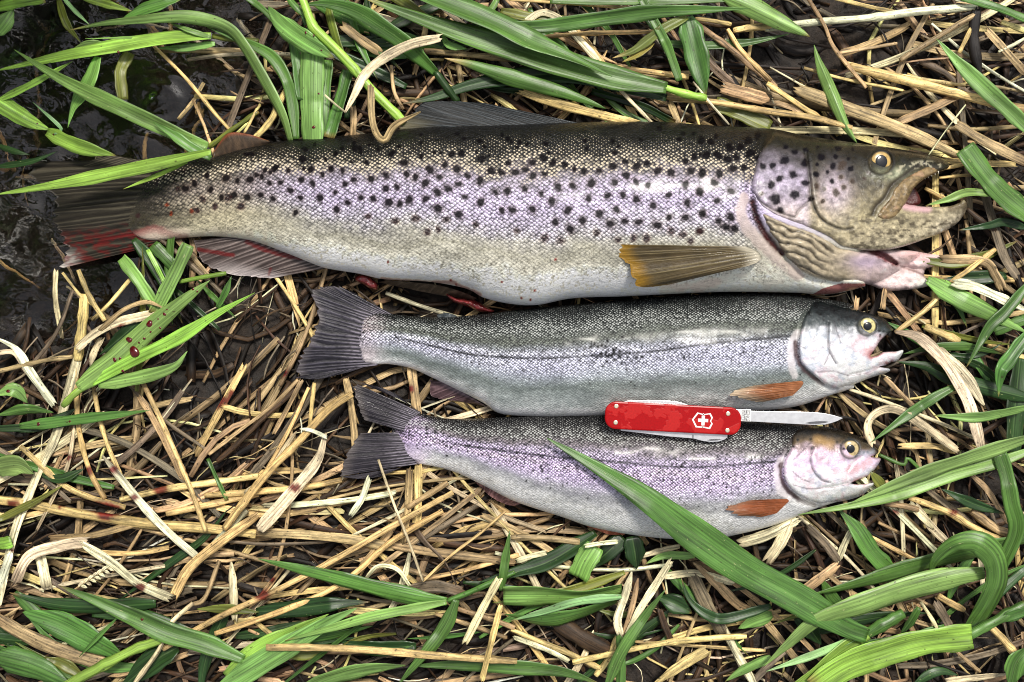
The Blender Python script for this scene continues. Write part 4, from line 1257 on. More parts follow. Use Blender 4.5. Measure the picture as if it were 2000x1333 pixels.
z0 = F2.H(c4('470,1075'))[0]
fin('pectoral_fin', c4('470,1068 480,1080 460,1100 420,1140'), c4('280,1075 160,1113 220,1150 340,1160'), RT2, (z0 + 2, z0 + 2.5, z0 + 2), tuple(F2.H(c4('300,1080 190,1118 300,1150')) + 1.6), fin_paint((146, 78, 40), (112, 66, 40), 0, ((140, 108, 84), lambda q, t: sm(0.6, 1, q) * 0.7)), 14, 0.13, 1.1, 1.5, 17)
fin('tail_fin', c5('650,655 610,680 590,710 580,752'), c5('330,515 318,545 345,640 372,692'), RT2, (8.5, 10.5, 11, 11), (10.5, 10.5, 10), fin_paint((44, 41, 48), (84, 78, 86), 0.6, ((112, 104, 100), lambda q, t: sm(0.8, 1, q) * 0.6)), 13, 0.05, 1.6, 0, 18)
fin('tail_edge', c5('640,655 600,625 560,600'), c5('540,575 460,538 345,510'), RT2, (9, 9, 9), (10, 10, 10), fin_paint((38, 35, 41), (74, 68, 76), 0.4), 5, 0.02, 0.4, 0, 19)
fin('tail_fin', c5('580,752 585,815 600,860 630,905'), c5('352,756 320,800 285,860 248,965'), RT2, (8.5, 10.5, 11, 11), (10.5, 10.5, 10), fin_paint((44, 41, 48), (84, 78, 86), 0.6, ((112, 104, 100), lambda q, t: sm(0.8, 1, q) * 0.6)), 13, 0.05, 1.6, 0, 20)
fin('tail_edge', c5('585,908 540,925 500,930'), c5('450,966 360,977 250,968'), RT2, (8, 8.5, 9), (9.5, 9.5, 9.5), fin_paint((38, 35, 41), (74, 68, 76), 0.4), 5, 0.02, 0.4, 0, 21)
fin('anal_fin', c5('1140,1095 1060,1055 980,1015 900,975'), c5('1095,1108 1040,1095 980,1060 915,1000'), RT2, (9, 9, 8, 7), (5, 4, 4, 5), fin_paint((120, 84, 84), (164, 124, 120), 0), 10, 0.06, 0.5, 0, 22)
fin('pelvic_fin', c6('595,1208 560,1200 480,1200'), c6('560,1246 480,1240 365,1198'), RT2, (12, 12, 12), (8, 8, 9), fin_paint((176, 96, 72), (206, 140, 116), 0), 8, 0.04, 0.5, 0, 23)
# ---------------------------------------------------------------- pocketknife
def build_knife():
    sc = 3.774
    cz = 31.0                                      # underside, mm: rests on the two flanks
    zt = cz + 9.0
    kk = lambda s: np.array(crop(s, 1150, 760, sc))
    root = empty('pocketknife', W(*kk('620,215')[0], cz))
    tag(root, 'red metal pocketknife with open blade lying across the two smaller trout', 'pocketknife')

    def plate(name, poly, z0, z1, mat, bev=0.8, par=None, n=None, closed_smooth=False):
        """bevelled flat plate from a pixel outline, heights in mm"""
        B = catmull(poly, n, True)[:-1] if closed_smooth else np.asarray(poly, float)
        cen = B.mean(0)
        ctr = B - cen
        T = np.roll(B, -1, 0) - np.roll(B, 1, 0)
        N = np.stack([T[:, 1], -T[:, 0]], -1)
        N /= np.linalg.norm(N, axis=1)[:, None] + 1e-9
        if (N * ctr).sum() > 0: N = -N
        bp = bev / (S * 1000)
        rings = [(0.0, z0), (0.0, z1 - bev), (bp * 0.12, z1 - bev * 0.5), (bp * 0.42, z1 - bev * 0.14), (bp, z1)] if bev > 0 else [(0, z0), (0, z1)]
        m = len(B)
        V = np.concatenate([W((B + N * o)[:, 0], (B + N * o)[:, 1], z) for o, z in rings])
        a = np.sum(B[:, 0] * np.roll(B[:, 1], -1) - np.roll(B[:, 0], -1) * B[:, 1])
        F = []
        for k in range(len(rings) - 1):
            for i in range(m):
                j = (i + 1) % m
                q = [k * m + i, k * m + j, (k + 1) * m + j, (k + 1) * m + i]
                F.append(q[::-1] if a > 0 else q)
        top = list(range((len(rings) - 1) * m, len(rings) * m))
        bot = list(range(m))[::-1]
        F += [top[::-1], bot[::-1]] if a > 0 else [top, bot]
        o = mesh(name, V, F, mat, None, None, None, par or root, False)
        return o

    red, t, b = new_mat('red_anodised_metal')
    oc = nd(t, 'TexCoord').outputs['Object']
    n1 = nd(t, 'TexNoise', None, Vector=oc, Scale=95.0, Detail=3.0, Roughness=0.5).outputs[0]
    film = rng_(t, n1, 0.52, 0.55, 0.0, 1.0)
    n2 = nd(t, 'TexNoise', None, Vector=oc, Scale=900.0, Detail=3.0).outputs[0]
    c = mixn(t, film, (0.34, 0.002, 0.004), (0.42, 0.008, 0.008))
    t.links.new(mulc(t, c, rng_(t, n2, 0.3, 0.7, 0.9, 1.1)), b.inputs['Base Color'])
    t.links.new(rng_(t, film, 0, 1, 0.28, 0.42), b.inputs['Roughness'])
    b.inputs['Metallic'].default_value = 0.0
    b.inputs['Specular IOR Level'].default_value = 0.2
    t.links.new(nd(t, 'Bump', None, Strength=0.3, Distance=0.0002, Height=film).outputs[0], b.inputs['Normal'])
    steel = plain('polished_steel', (0.7, 0.7, 0.72), 0.24, 0.6, 0.05, 400, 0.1)
    dsteel = plain('dark_steel', (0.12, 0.12, 0.13), 0.35, 0.7)
    brass = plain('brass_rivet', (0.72, 0.66, 0.5), 0.3, 0.8)
    white = plain('silver_print', (0.78, 0.77, 0.75), 0.45, 0.1)

    # rounded handle outline
    c0, c1_ = kk('118,190')[0], kk('1122,242')[0]
    ax = (c1_ - c0) / np.linalg.norm(c1_ - c0)
    ay = np.array([-ax[1], ax[0]])
    Lh, Hh, rr = np.linalg.norm(c1_ - c0), 54.5, 22.0

    def rrect(ins=0.0, r=rr):
        L_, H_ = Lh - 2 * ins, Hh - 2 * ins
        o = []
        for sx, sy, a0 in ((1, 1, 0), (-1, 1, 90), (-1, -1, 180), (1, -1, 270)):
            cx, cy = sx * (L_ / 2 - r), sy * (H_ / 2 - r)
            for a in np.linspace(a0, a0 + 90, 12):
                o.append((cx + r * math.cos(math.radians(a)), cy + r * math.sin(math.radians(a))))
        o = np.array(o)
        m = (c0 + c1_) / 2
        return m + o[:, :1] * ax + o[:, 1:] * ay
    plate('handle_scale', rrect(0.5), cz, cz + 1.6, red, 0.5)
    plate('liner', rrect(2.5, 20), cz + 1.6, zt - 2.0, steel, 0)
    plate('handle_scale', rrect(), zt - 2.0, zt, red, 1.0)
    for s_ in ('203,128', '198,248', '1027,183', '1022,306'):
        p = kk(s_)[0]
        a = np.linspace(0, 2 * np.pi, 20, endpoint=False)
        plate('rivet', np.stack([p[0] + 4.7 * np.cos(a), p[1] + 4.7 * np.sin(a)], -1), zt - 0.3, zt + 0.45, brass, 0.5)
    # shield emblem: outline strip, cross and centre strokes
    sh = kk('760,226 800,173 848,186 897,178 915,212 902,238 914,258 893,297 845,287 788,284')
    em = empty('emblem', W(*kk('843,232')[0], zt))
    em.parent = root
    em.matrix_parent_inverse = root.matrix_world.inverted()
    bpy.context.view_layer.update()
    cen = kk('843,232')[0]
    inn = cen + (sh - cen) * np.array([0.845, 0.82])
    m = len(sh)
    V = np.concatenate([W(sh[:, 0], sh[:, 1], zt - 0.1), W(inn[:, 0], inn[:, 1], zt - 0.1), W(sh[:, 0], sh[:, 1], zt + 0.12), W(inn[:, 0], inn[:, 1], zt + 0.12)])
    F = []
    for i in range(m):
        j = (i + 1) % m
        F += [[2 * m + i, 3 * m + i, 3 * m + j, 2 * m + j], [i, 2 * m + i, 2 * m + j, j], [m + i, m + j, 3 * m + j, 3 * m + i]]
    mesh('shield_outline', V, F, white, None, None, None, em, False)
    u = 1 / sc
    cr = [(-12, -35), (12, -35), (12, -12), (37, -12), (37, 12), (12, 12), (12, 37), (-12, 37), (-12, 12), (-37, 12), (-37, -12), (-12, -12)]
    P = np.array([cen + ax * a_ * u + ay * b_ * u for a_, b_ in cr])
    plate('cross', P, zt - 0.1, zt + 0.12, white, 0, em)
    for y0, y1 in ((-52, -36), (38, 56)):
        P = np.array([cen + ax * a_ * u + ay * b_ * u for a_, b_ in ((-3, y0), (3, y0), (3, y1), (-3, y1))])
        plate('centre_stroke', P, zt - 0.1, zt + 0.12, white, 0, em)
    # main blade with tang, nail nick and stamp
    zb = cz + 4.6
    bl = plate('blade', kk('1060,150 1190,150 1203,163 1400,165 1650,171 1740,180 1810,195 1872,215 1835,236 1790,252 1740,264 1660,266 1500,258 1200,241 1060,236'), zb - 2.0, zb, steel, 0.25)
    tag(bl, 'shiny steel blade opened to the right')
    plate('tang', kk('1062,153 1188,153 1196,165 1196,240 1062,235'), zb - 0.1, zb + 0.15, plain('tang_steel', (0.8, 0.8, 0.78), 0.4, 0.6), 0, bl)
    plate('nail_nick', kk('1588,252 1630,243 1690,238 1740,238 1772,243 1740,252 1690,258 1630,258'), zb - 0.05, zb + 0.06, dsteel, 0, bl)
    for k, word in enumerate(('VICTORINOX', 'SWISS MADE', 'STAINLESS')):
        cu = bpy.data.curves.new('stamp_lettering', 'FONT')
        cu.body = word
        cu.size = 0.0030
        cu.align_x = 'CENTER'
        cu.align_y = 'CENTER'
        cu.extrude = 0.00002
        tmp = bpy.data.objects.new('stamp_lettering', cu)
        C.objects.link(tmp)
        bpy.context.view_layer.update()
        me = bpy.data.meshes.new_from_object(tmp)
        bpy.data.objects.remove(tmp)
        co = np.array([v_.co[:] for v_ in me.vertices])
        w_ = np.ptp(co[:, 0]) + 1e-9
        co[:, 0] *= 0.0062 / w_
        co = np.stack([-co[:, 1], co[:, 0], co[:, 2]], -1)      # turned to read upwards
        q = W(*(kk('1140,195')[0] + ax * k * 4.6), zb + 0.22)
        me.vertices.foreach_set('co', (co + q).astype(np.float32).ravel())
        me.materials.append(dsteel)
        o = bpy.data.objects.new('stamp_lettering', me)
        C.objects.link(o)
        o.parent = bl
        o.matrix_parent_inverse = bl.matrix_world.inverted()
    # folded tools showing along both edges
    plate('folded_opener', kk('262,92 300,84 560,86 640,92 690,104 730,118 730,160 262,150'), cz + 3.0, cz + 5.5, steel, 0.2)
    fo = plate('folded_file', kk('235,296 235,308 420,330 600,352 770,366 840,384 900,392 960,388 1000,374 1022,358 1022,300'), cz + 3.0, cz + 5.5, steel, 0.2)
    plate('nail_nick', kk('868,378 900,370 950,370 985,372 950,380 900,383'), cz + 5.4, cz + 5.6, dsteel, 0, fo)
    plate('file_step', kk('764,338 772,338 772,366 764,365'), cz + 5.4, cz + 5.65, dsteel, 0, fo)


build_knife()
# ---------------------------------------------------------------- single straws: label | points | width | colour | style k=stalk s=strip | options
STRAWS = '''
broken pale straw stalk leaning from the water edge to the left margin|155,690 130,780 110,850 84,905 60,960 32,1030 12,1110 -2,1180|23|pa|s|curl=.5
stout upright straw stalk standing at the water edge below the spotted trout tail|166,575 160,640 152,705|22|go|k|
thin straw stalk curving down from the stout upright stalk, stained red near its foot|150,700 150,790 156,850 175,920 205,975|12|go|k|
thin golden straw hanging below the base of the blood spotted leaf|182,755 195,820 214,880 236,928|10|go|k|
long thin golden straw slanting down the middle of the lower left litter|275,740 310,812 345,890 375,962 402,1038|11|go|k|z=13
split pale straw slanting from under the thin golden straws to the folded pale leaf|200,890 240,940 290,1000 340,1050 392,1093|17|pa|s|z=12
thick horizontal straw with the widest red blood stain at the left margin|-10,976 60,985 120,998 200,1011 300,1025 400,1032 500,1044|22|go|k|
thin straw curving right under the pale leaning stalk at the left margin|40,872 75,905 120,945 170,970 245,992|13|go|k|
short leaning straw with small red smear left of the pale leaning stalk foot|145,830 135,900 115,950 72,1036|12|pa|s|
level golden straw with a bright red drop left of the lower rainbow trout tail|235,976 330,955 420,942 505,930|15|go|k|
golden straw lying just under the level blood dropped straw|325,1004 400,988 505,965|14|go|k|
frayed pale straw strip bent at the left margin beside the water|-8,660 32,683 60,728 106,792|18|pa|s|curl=.4
short pale straw fork tip entering at the left margin beside the water|-8,690 28,690 56,732|11|pa|s|
brown wet straw lying along the water edge at the left margin|-8,727 80,706 142,697|10|ta|k|
thin grey straw rising out of the water left of the stout upright stalk|60,716 110,650 142,568|9|gr|k|
narrow cream straw strip hanging from the lower tip of the spotted trout tail|109,528 108,580 117,640 121,660|12|pa|s|z=4
very thin straw crossing the stout upright stalk near its top|122,533 155,575 180,595|6|go|k|
straw leaning off the lower tip of the spotted trout tail toward the blood spotted leaf|153,528 175,580 205,627|11|go|k|
short golden straw in the water below the spotted trout tail fin|180,626 215,592 254,546|9|go|k|
pale folded straw leaf with red smears beside the blood spotted green leaf|150,682 185,652 230,630 308,612|20|pa|s|curl=.4;z=13
brown curling edge of a dry leaf arching over the pale smeared leaf|195,645 240,606 285,590 322,603|11|ta|s|z=15
short cream straw stub under the pale smeared leaf|176,716 184,690 198,662|17|pa|s|
long golden straw slanting down left from the lower rainbow trout tail tip|688,770 642,800 580,866 520,926 470,990 438,1034|17|go|k|z=15
broad flat pale straw leaf with one bright red drop left of lowest fish|636,846 620,900 572,960 505,1036|27|pa|s|z=14;curl=.3
thin twin straw left of the lower rainbow trout tail, right one of the pair|603,757 570,830 530,902 503,943|9|go|k|
thin twin straw left of the lower rainbow trout tail, left one of the pair|590,742 560,800 534,848|10|ta|s|
thin dark ended straw running down left from the middle fish tail fin|582,742 530,795 470,840 408,888|9|ta|k|
darker straw parallel to the dark ended straw left of the middle fish tail|577,762 520,812 460,870 424,902|12|br|k|
short upright golden straw directly below the middle fish tail fin|614,748 608,800 604,842|9|go|s|
dry straw leaf bent down from a fold left of the lower rainbow trout tail|579,843 560,870 520,932 478,963|12|pa|s|z=12
short crumpled straw fold bridging the long golden straw near the lower tail|585,838 610,842 638,855|9|pa|s|z=17
level straw running left from the tip of the lower rainbow trout lower tail lobe|400,968 500,961 600,951 668,938|14|go|k|
flat cream straw chip hanging under the lower rainbow trout tail|721,934 706,975 684,1008|14|pa|s|z=13
very thin straw tip laid over the lower lobe of the lower rainbow trout tail|739,898 755,945 775,1000 800,1062 826,1135|6|pa|k|z=20
very thin straw meeting the thin tail straw in a sharp V point|826,1136 880,1086 940,1040 988,998|6|go|k|z=16
thick upright straw going under the lower rainbow trout tail root, left of two|800,915 796,1000 786,1062|16|ta|s|
thick upright straw going under the lower rainbow trout tail root, right of two|817,908 816,1000 810,1030|18|go|s|
upright split straw showing in the gap between the two rainbow trout tails|803,716 810,770 816,815|20|ta|s|
tan straw slanting up right under the lower rainbow trout anal fin|875,943 830,970 795,992|14|ta|k|
longest slanting straw from the bottom left up to the lower rainbow trout belly|318,1268 425,1207 500,1172 590,1128 680,1078 780,1020 885,962|13|go|k|z=16
second long slanting straw parallel below the longest one|420,1238 500,1212 560,1190 640,1155 700,1115 762,1060 865,998|13|go|k|z=14
broad level straw lying across the bottom middle left litter|495,1040 600,1045 700,1056 765,1070|20|ta|s|curl=.4
broad level straw continuing right under the thin V of straws|758,1064 850,1080 950,1092 1005,1099|18|ta|s|curl=.4
thin level straw running right from the V point|828,1132 900,1116 960,1100 1014,1084|10|go|k|
long pale straw with broken left end lying across the bottom green blades|520,1265 600,1265 720,1270 850,1281 1010,1292|16|go|k|z=24
bright flat straw standing down to the bottom margin right of the long pale straw|978,1183 962,1245 941,1330|13|go|s|z=26
frayed cream straw leaf with split end above the long pale bottom straw|975,1130 942,1190 908,1256|17|pa|s|z=22;curl=.3
thin straw lying under the frayed cream leaf|892,1189 960,1210 1005,1227|12|ta|k|
thin brown straw lying just above the long pale bottom straw|850,1199 920,1222 990,1246|10|ta|k|
small pale curled straw shaving above the dark green pointed blade|713,1132 738,1106 775,1112 800,1144|8|pa|s|z=14
short golden straw stub between the two bottom left green sheaths|497,1213 530,1240 553,1257|10|go|k|
grey twisted dry leaf right of the longest slanting straw|803,1022 830,1060 868,1100 892,1145|14|gr|s|twist=90
broad grey dry leaf lying behind the green stem fork at bottom centre|778,1156 850,1146 905,1158|26|gr|s|
wide pale dry leaf arching up at the lower left|28,1140 58,1086 120,1066 174,1058|25|pa|s|z=13;curl=.3
wide pale dry leaf slanting down to a pointed fold, with one red drop|163,1064 220,1100 270,1140 334,1169|23|pa|s|z=14;curl=.3
twisted straw sheath fanning up right from the pointed fold|338,1166 370,1110 430,1060 505,1006|22|go|s|z=15;twist=40;curl=.4
straight straw rising right behind the twisted sheath|392,1094 430,1050 482,996|14|pa|k|
thin straw dropping from the twisted sheath to the brown green leaf|428,1096 400,1168 372,1182|10|ta|k|
upright pale split straw leaf with frayed foot right of the twisted sheath|451,1098 455,1150 457,1212|20|pa|s|z=14
short pale straw elbow at the foot of the upright split leaf|456,1215 480,1214 505,1208|14|go|s|
narrow straw running down to the bottom margin from the brown green leaf|377,1178 332,1220 310,1270 262,1336|10|pa|k|z=18
thick tan weathered stalk sloping down right at the lower left corner|-6,1207 60,1245 130,1275 205,1297|30|ta|s|curl=.5
stubby pale straw end poking down under the arching pale leaf|75,1072 85,1115 91,1148|22|pa|s|
grey straw lying under the pointed fold|186,1192 280,1170 375,1152|16|gr|s|
tan straw above the arching pale leaf at the lower left|98,1052 180,1046 275,1020|15|ta|s|
broad pale straw at the left margin under the leaning stalk foot|22,1075 10,1110 -4,1150|20|pa|s|
folded cream straw at bottom centre, left limb of its bend|1234,1117 1222,1160 1206,1210 1212,1241|17|pa|s|z=20
folded cream straw at bottom centre, thin middle limb of its bend|1246,1130 1236,1180 1219,1242|12|ta|s|z=19
bright cream straw rising right from the bottom centre fold to the broken stem|1311,1094 1282,1140 1250,1190 1222,1238|16|pa|s|z=21
flat cream straw lying under the biggest green blade at its middle|1298,1126 1360,1120 1432,1138|16|pa|s|
grey tan straw leaf lying beside the lower end of the biggest green blade|1355,1100 1400,1140 1440,1180 1464,1192|21|ta|s|
wide weathered brown stalk running down behind the curved dark green blade|1350,1118 1380,1180 1412,1238|28|gr|s|curl=.5
bright straw slanting off the bottom margin right of centre|1403,1210 1425,1250 1446,1290 1474,1338|18|pa|k|
long golden straw rising gently right across the bottom centre|1118,1294 1200,1276 1300,1256 1400,1246 1458,1243|13|go|k|z=14
golden straw with a dark node slanting down at bottom centre left|998,1230 1060,1256 1110,1276 1172,1306|12|go|k|
pale straw fragment with frayed tip left of the golden noded straw|1003,1245 1070,1270 1112,1292|11|pa|s|
short golden straw stub ending at the crossing of the bottom straws|1206,1244 1186,1290 1163,1320|13|go|k|
wide brown rolled dry leaf at bottom centre|1090,1216 1140,1248 1195,1276|38|br|s|curl=.6
short bright straw end right below the lower rainbow trout belly|1254,1086 1290,1076 1327,1067|12|pa|k|
short bright straw chip lying on a green leaf below the pelvic fin|1207,1058 1170,1062 1142,1067|10|pa|s|z=17
straw lying below the lower rainbow trout belly left of the pelvic fin|998,1050 1060,1051 1132,1059|14|ta|k|
thin pale straw end left of the dark green blade under the belly|1008,1097 1040,1086 1066,1080|12|pa|s|
thick straw bundle rising right at the bottom margin|1276,1338 1330,1300 1384,1268|22|go|s|curl=.4
narrow brown straw upright behind the thin leaning green blade|1288,1190 1298,1220 1311,1252|14|br|s|
pale fluted dry leaf under the throat of the lower rainbow trout|1443,1062 1500,1045 1560,1012|24|pa|s|curl=.5
pale upright dry leaf right of the biggest green blade under the rainbow chin|1498,1098 1524,1060 1546,1016|24|pa|s|
tan straw chip laid on the biggest green blade's right edge|1556,1166 1600,1132 1634,1106|22|ta|s|z=12
grey brown straw lying behind the tan chip at lower right|1578,1028 1610,1060 1638,1098|18|gr|s|
small pale upright straw beside the drooping green leaf at lower right|1634,1102 1650,1062 1662,1038|14|pa|s|
golden straw sloping down left of the big green loop|1698,1048 1760,1080 1804,1102|10|go|k|
tan pale straw sloping down above the big green loop|1786,986 1820,1030 1856,1066|18|pa|s|
straw sloping down at the right margin above the bent green blade|1898,998 1940,1030 1974,1048|20|ta|k|
straw piece crossing under the green loop leaf|1832,1164 1856,1178 1884,1192|13|go|k|
thin straw below the loop's long leaf|1798,1176 1818,1206 1834,1234|8|pa|k|
grey straw below the loop's long leaf|1828,1178 1842,1200 1856,1226|20|gr|s|
straw at the right margin beside the green stem node|1928,1218 1960,1250 1988,1284|16|go|k|
level pale straw at the bottom right corner|1846,1330 1900,1323 1968,1317|22|pa|s|
thin straw under the light green bottom right leaf|1868,1273 1890,1292 1914,1313|8|ta|k|
large cream dry leaf curving down from the middle fish mouth|1748,648 1795,660 1840,702 1878,760 1896,800 1916,875|28|pa|s|z=16;curl=.3
tan second fold of the large dry leaf right of the middle fish mouth|1830,682 1880,730 1922,792|26|pa|s|z=15;curl=.3
dry leaf arching over in front of the lower rainbow trout snout|1706,872 1695,832 1714,806 1750,801 1800,830 1872,882|19|pa|s|z=15;curl=.3
thin golden straw running up right from the middle fish snout|1748,650 1800,612 1838,576|11|go|k|
straw lying level in front of the lower rainbow trout snout|1756,872 1820,871 1864,882|14|go|s|
cream straw leaf bending down right of the big trout cut throat|1862,554 1900,560 1950,582 2008,608|22|pa|s|z=14;curl=.4
short upright brown straw under the big trout cut throat|1724,604 1726,586 1729,566|14|ta|s|
short golden straw behind the drooping dry leaf at right|1806,638 1840,652 1874,667|16|go|k|
brown straw between the two rainbow trout heads|1728,738 1760,770 1794,804|11|ta|k|
golden straw sloping down right below the paired long green blades|1776,972 1850,1000 1900,1030 1974,1064|14|go|k|
straw lying below the lower rainbow trout chin|1728,984 1760,988 1794,996|12|ta|k|
pale split straw sloping down below the lower rainbow trout chin|1778,984 1800,1008 1824,1034|16|pa|s|
mould spotted straw behind the upright green blade at right|1898,928 1930,960 1968,1024|12|ta|s|
weathered grey straw leaf hanging at right of the big trout lower jaw|1916,356 1935,420 1960,500 1988,544|21|gr|s|
curled tan straw leaf right of the big trout throat tip|1836,506 1920,511 1944,538 1959,568|20|ta|s|twist=35;curl=.3
thin golden straw sloping up right of the big trout throat|1856,553 1895,525 1944,487|11|go|k|
thin golden straw just under the big trout upper jaw tip|1816,336 1850,328 1894,319|8|go|k|
thin level straw in front of the big trout open mouth|1834,348 1870,344 1908,341|6|go|k|
short golden straw inside the gap of the big trout jaws|1806,368 1826,378 1848,390|9|go|k|z=5
brown straw right of the big trout lower jaw tip|1888,408 1912,428 1944,452|12|br|k|
longest pale straw lying level across the top right mud|1494,56 1600,43 1700,35 1800,22 1908,14|17|pa|k|z=11
golden straw at the top margin above the longest pale straw|1626,-4 1700,14 1757,26|9|go|k|
long thin bent straw running down from the top margin to the folded green blade|1577,-5 1610,50 1630,95 1692,172|9|ta|k|z=14
thick golden straw sloping right under the right hand green blade|1660,130 1760,155 1860,181 1960,206 2008,217|21|go|k|z=12
thin straw just above the thick golden one at upper right|1653,123 1750,146 1885,168|8|go|k|
thin orange straw crossing under the folded green blade|1570,133 1650,155 1764,177|7|go|k|
broad weathered brown stalk sloping down behind the big trout head|1556,174 1650,210 1760,252 1886,309|28|ta|s|curl=.6;z=11
bright straw running right to the folded green blade above the big trout head|1302,190 1400,201 1500,218 1580,229 1664,250|14|go|k|z=14
straw sloping down to the big trout nape|1498,163 1560,205 1604,233|12|go|k|
stiff fluted straw stalk at the right margin above the cut green blade|1868,243 1920,275 2004,318|22|ta|s|curl=.7;z=12
thin straw on the bare mud at top right|1640,104 1700,94 1752,85|7|ta|k|
brown straw sloping up to the dark upright stalk at top right|1758,118 1850,61 1906,28|12|ta|k|
dark brown upright broken stalk at top right|1906,22 1902,84 1916,150|24|db|s|curl=.7
short bright golden straw leaning on the dark upright stalk|1873,104 1890,70 1906,36|9|go|k|
wide tan dry leaf under the thick golden straw at upper right|1756,238 1820,211 1884,180|20|ta|s|
straw at the top right margin beside the narrow green blade|1956,44 1980,52 2006,63|12|go|k|
thin straw with hooked end at the top right margin|1950,102 1976,90 2006,73|7|pa|k|
tan straw sloping down at the top right margin|1926,58 1968,104 2006,146|16|ta|s|
hair thin white straw standing up from the big trout snout|1814,303 1850,252 1886,205|3|pa|k|z=18
thin golden straw lying across the top centre under the green blades|1050,74 1140,66 1280,62|10|go|k|
straw along the top margin at centre|994,0 1120,8 1246,18|7|go|k|
pale folded straw leaf bent over at the top centre|1022,47 1058,25 1098,40 1130,76 1168,118|15|pa|s|
level straw lying behind the largest top green leaf|996,110 1100,121 1230,136 1345,151|13|go|k|
short thick straw at the top centre right of the wide upright leaf|1358,37 1390,41 1428,48|9|go|k|
thick straw stub at the top right of centre|1432,60 1470,54 1510,52|15|go|k|
golden straw stub with cut upper end at top right of centre|1421,57 1450,102 1506,158|11|go|k|z=12
tan straw sloping down under the cut golden stub|1362,49 1420,90 1470,131 1516,170|14|ta|k|
pale grey dry leaf right of the wide upright green leaf|1373,108 1400,138 1436,168|18|gr|s|
crumpled tan dry leaf above the big trout nape|1412,172 1455,184 1504,196|28|ta|s|curl=.4
thin straw pointing down to the big trout back at centre|1186,148 1230,196 1275,242|8|pa|k|z=15
golden brown straw leaf resting along the big trout back|1016,178 1100,206 1245,243|20|go|s|curl=.4;z=13
hair thin straw leaning on the big trout back right of centre|1354,160 1390,205 1424,244|5|pa|k|z=17
short tan straw under the bright straw above the big trout back|1308,198 1317,220 1327,244|14|ta|s|
cream dry leaf ribbon curving down at the top centre left|862,74 800,88 742,119 710,150 690,190 674,220|20|pa|s|z=24;curl=.25
thin straw meeting the cream ribbon tip|676,221 656,205 634,186|4|pa|k|z=22
tan straw pointing right under the top green leaves|828,100 900,106 1008,117|13|ta|k|z=12
brown dry leaf left of the cream ribbon|668,48 700,74 744,104|20|ta|s|
brown folded dry leaf tip hanging over the big trout back|724,168 726,228 735,262 752,274 772,246 822,219|16|ta|s|z=40,42,43,44,43,40;twist=70;curl=.1
brown straw sloping down under the thick green stem|648,122 718,164 764,220|14|br|s|
golden straw stub rising from the big trout back near the adipose fin|496,272 530,234 558,176|14|go|k|
thin brown straw left of the big trout dorsal fin|764,128 770,180 788,214|8|ta|k|
tan dry leaf standing on the big trout back left of the dorsal fin|688,272 691,240 690,206|14|ta|s|
long thin golden straw over the water slanting down to the adipose fin|298,88 360,150 420,222 458,264|8|go|k|z=6
short brown straw in the water left of the slanting golden straw|398,162 376,200 348,234|9|ta|k|z=-9
thin golden straw standing behind the adipose fin|477,260 490,236 502,212|6|go|k|
'''


def parse_opts(s):
    o = {}
    for kv in s.split(';'):
        if '=' in kv:
            k, v = kv.split('=')
            if k in ('tip', 'base'): continue
            v = [float(a) for a in v.split(',')]
            o[k] = v[0] if len(v) == 1 else v
    return o


def one_straw(label, P, w, key, style, o, idx, group=None):
    r = np.random.default_rng(1000 + idx)
    z = o.get('z', 6.5 + 0.03 * idx)
    if np.isscalar(z):
        tl = r.normal(0, 0.8)
        z = (z - tl, z + 0.6, z + tl)
    if style == 'k':
        V, F, uv, s, tt, pxy = ribbon(P, w, z, 'n', 'stalk', seed=idx, bump=0.15)
    else:
        V, F, uv, s, tt, pxy = ribbon(P, w, z, 'f', 'strip', crease=r.uniform(-0.05, 0.2), curl=0.6 * o.get('curl', 0.12), roll=r.normal(0, 8), twist=o.get('twist', r.normal(0, 12)), K=7, seed=idx, bump=0.25)
    col = straw_color(key, len(V), pxy, tt, r)
    return tag(mesh('straw', V, F, M_STRAW, col, uv), label, 'straw', group)


n_str = 0
for ln in STRAWS.strip().splitlines():
    label, p, w, key, style, o = ln.split('|')
    one_straw(label, pts(p), float(w) * 0.88, key, style, parse_opts(o), n_str, 'single straws on the bank')
    n_str += 1

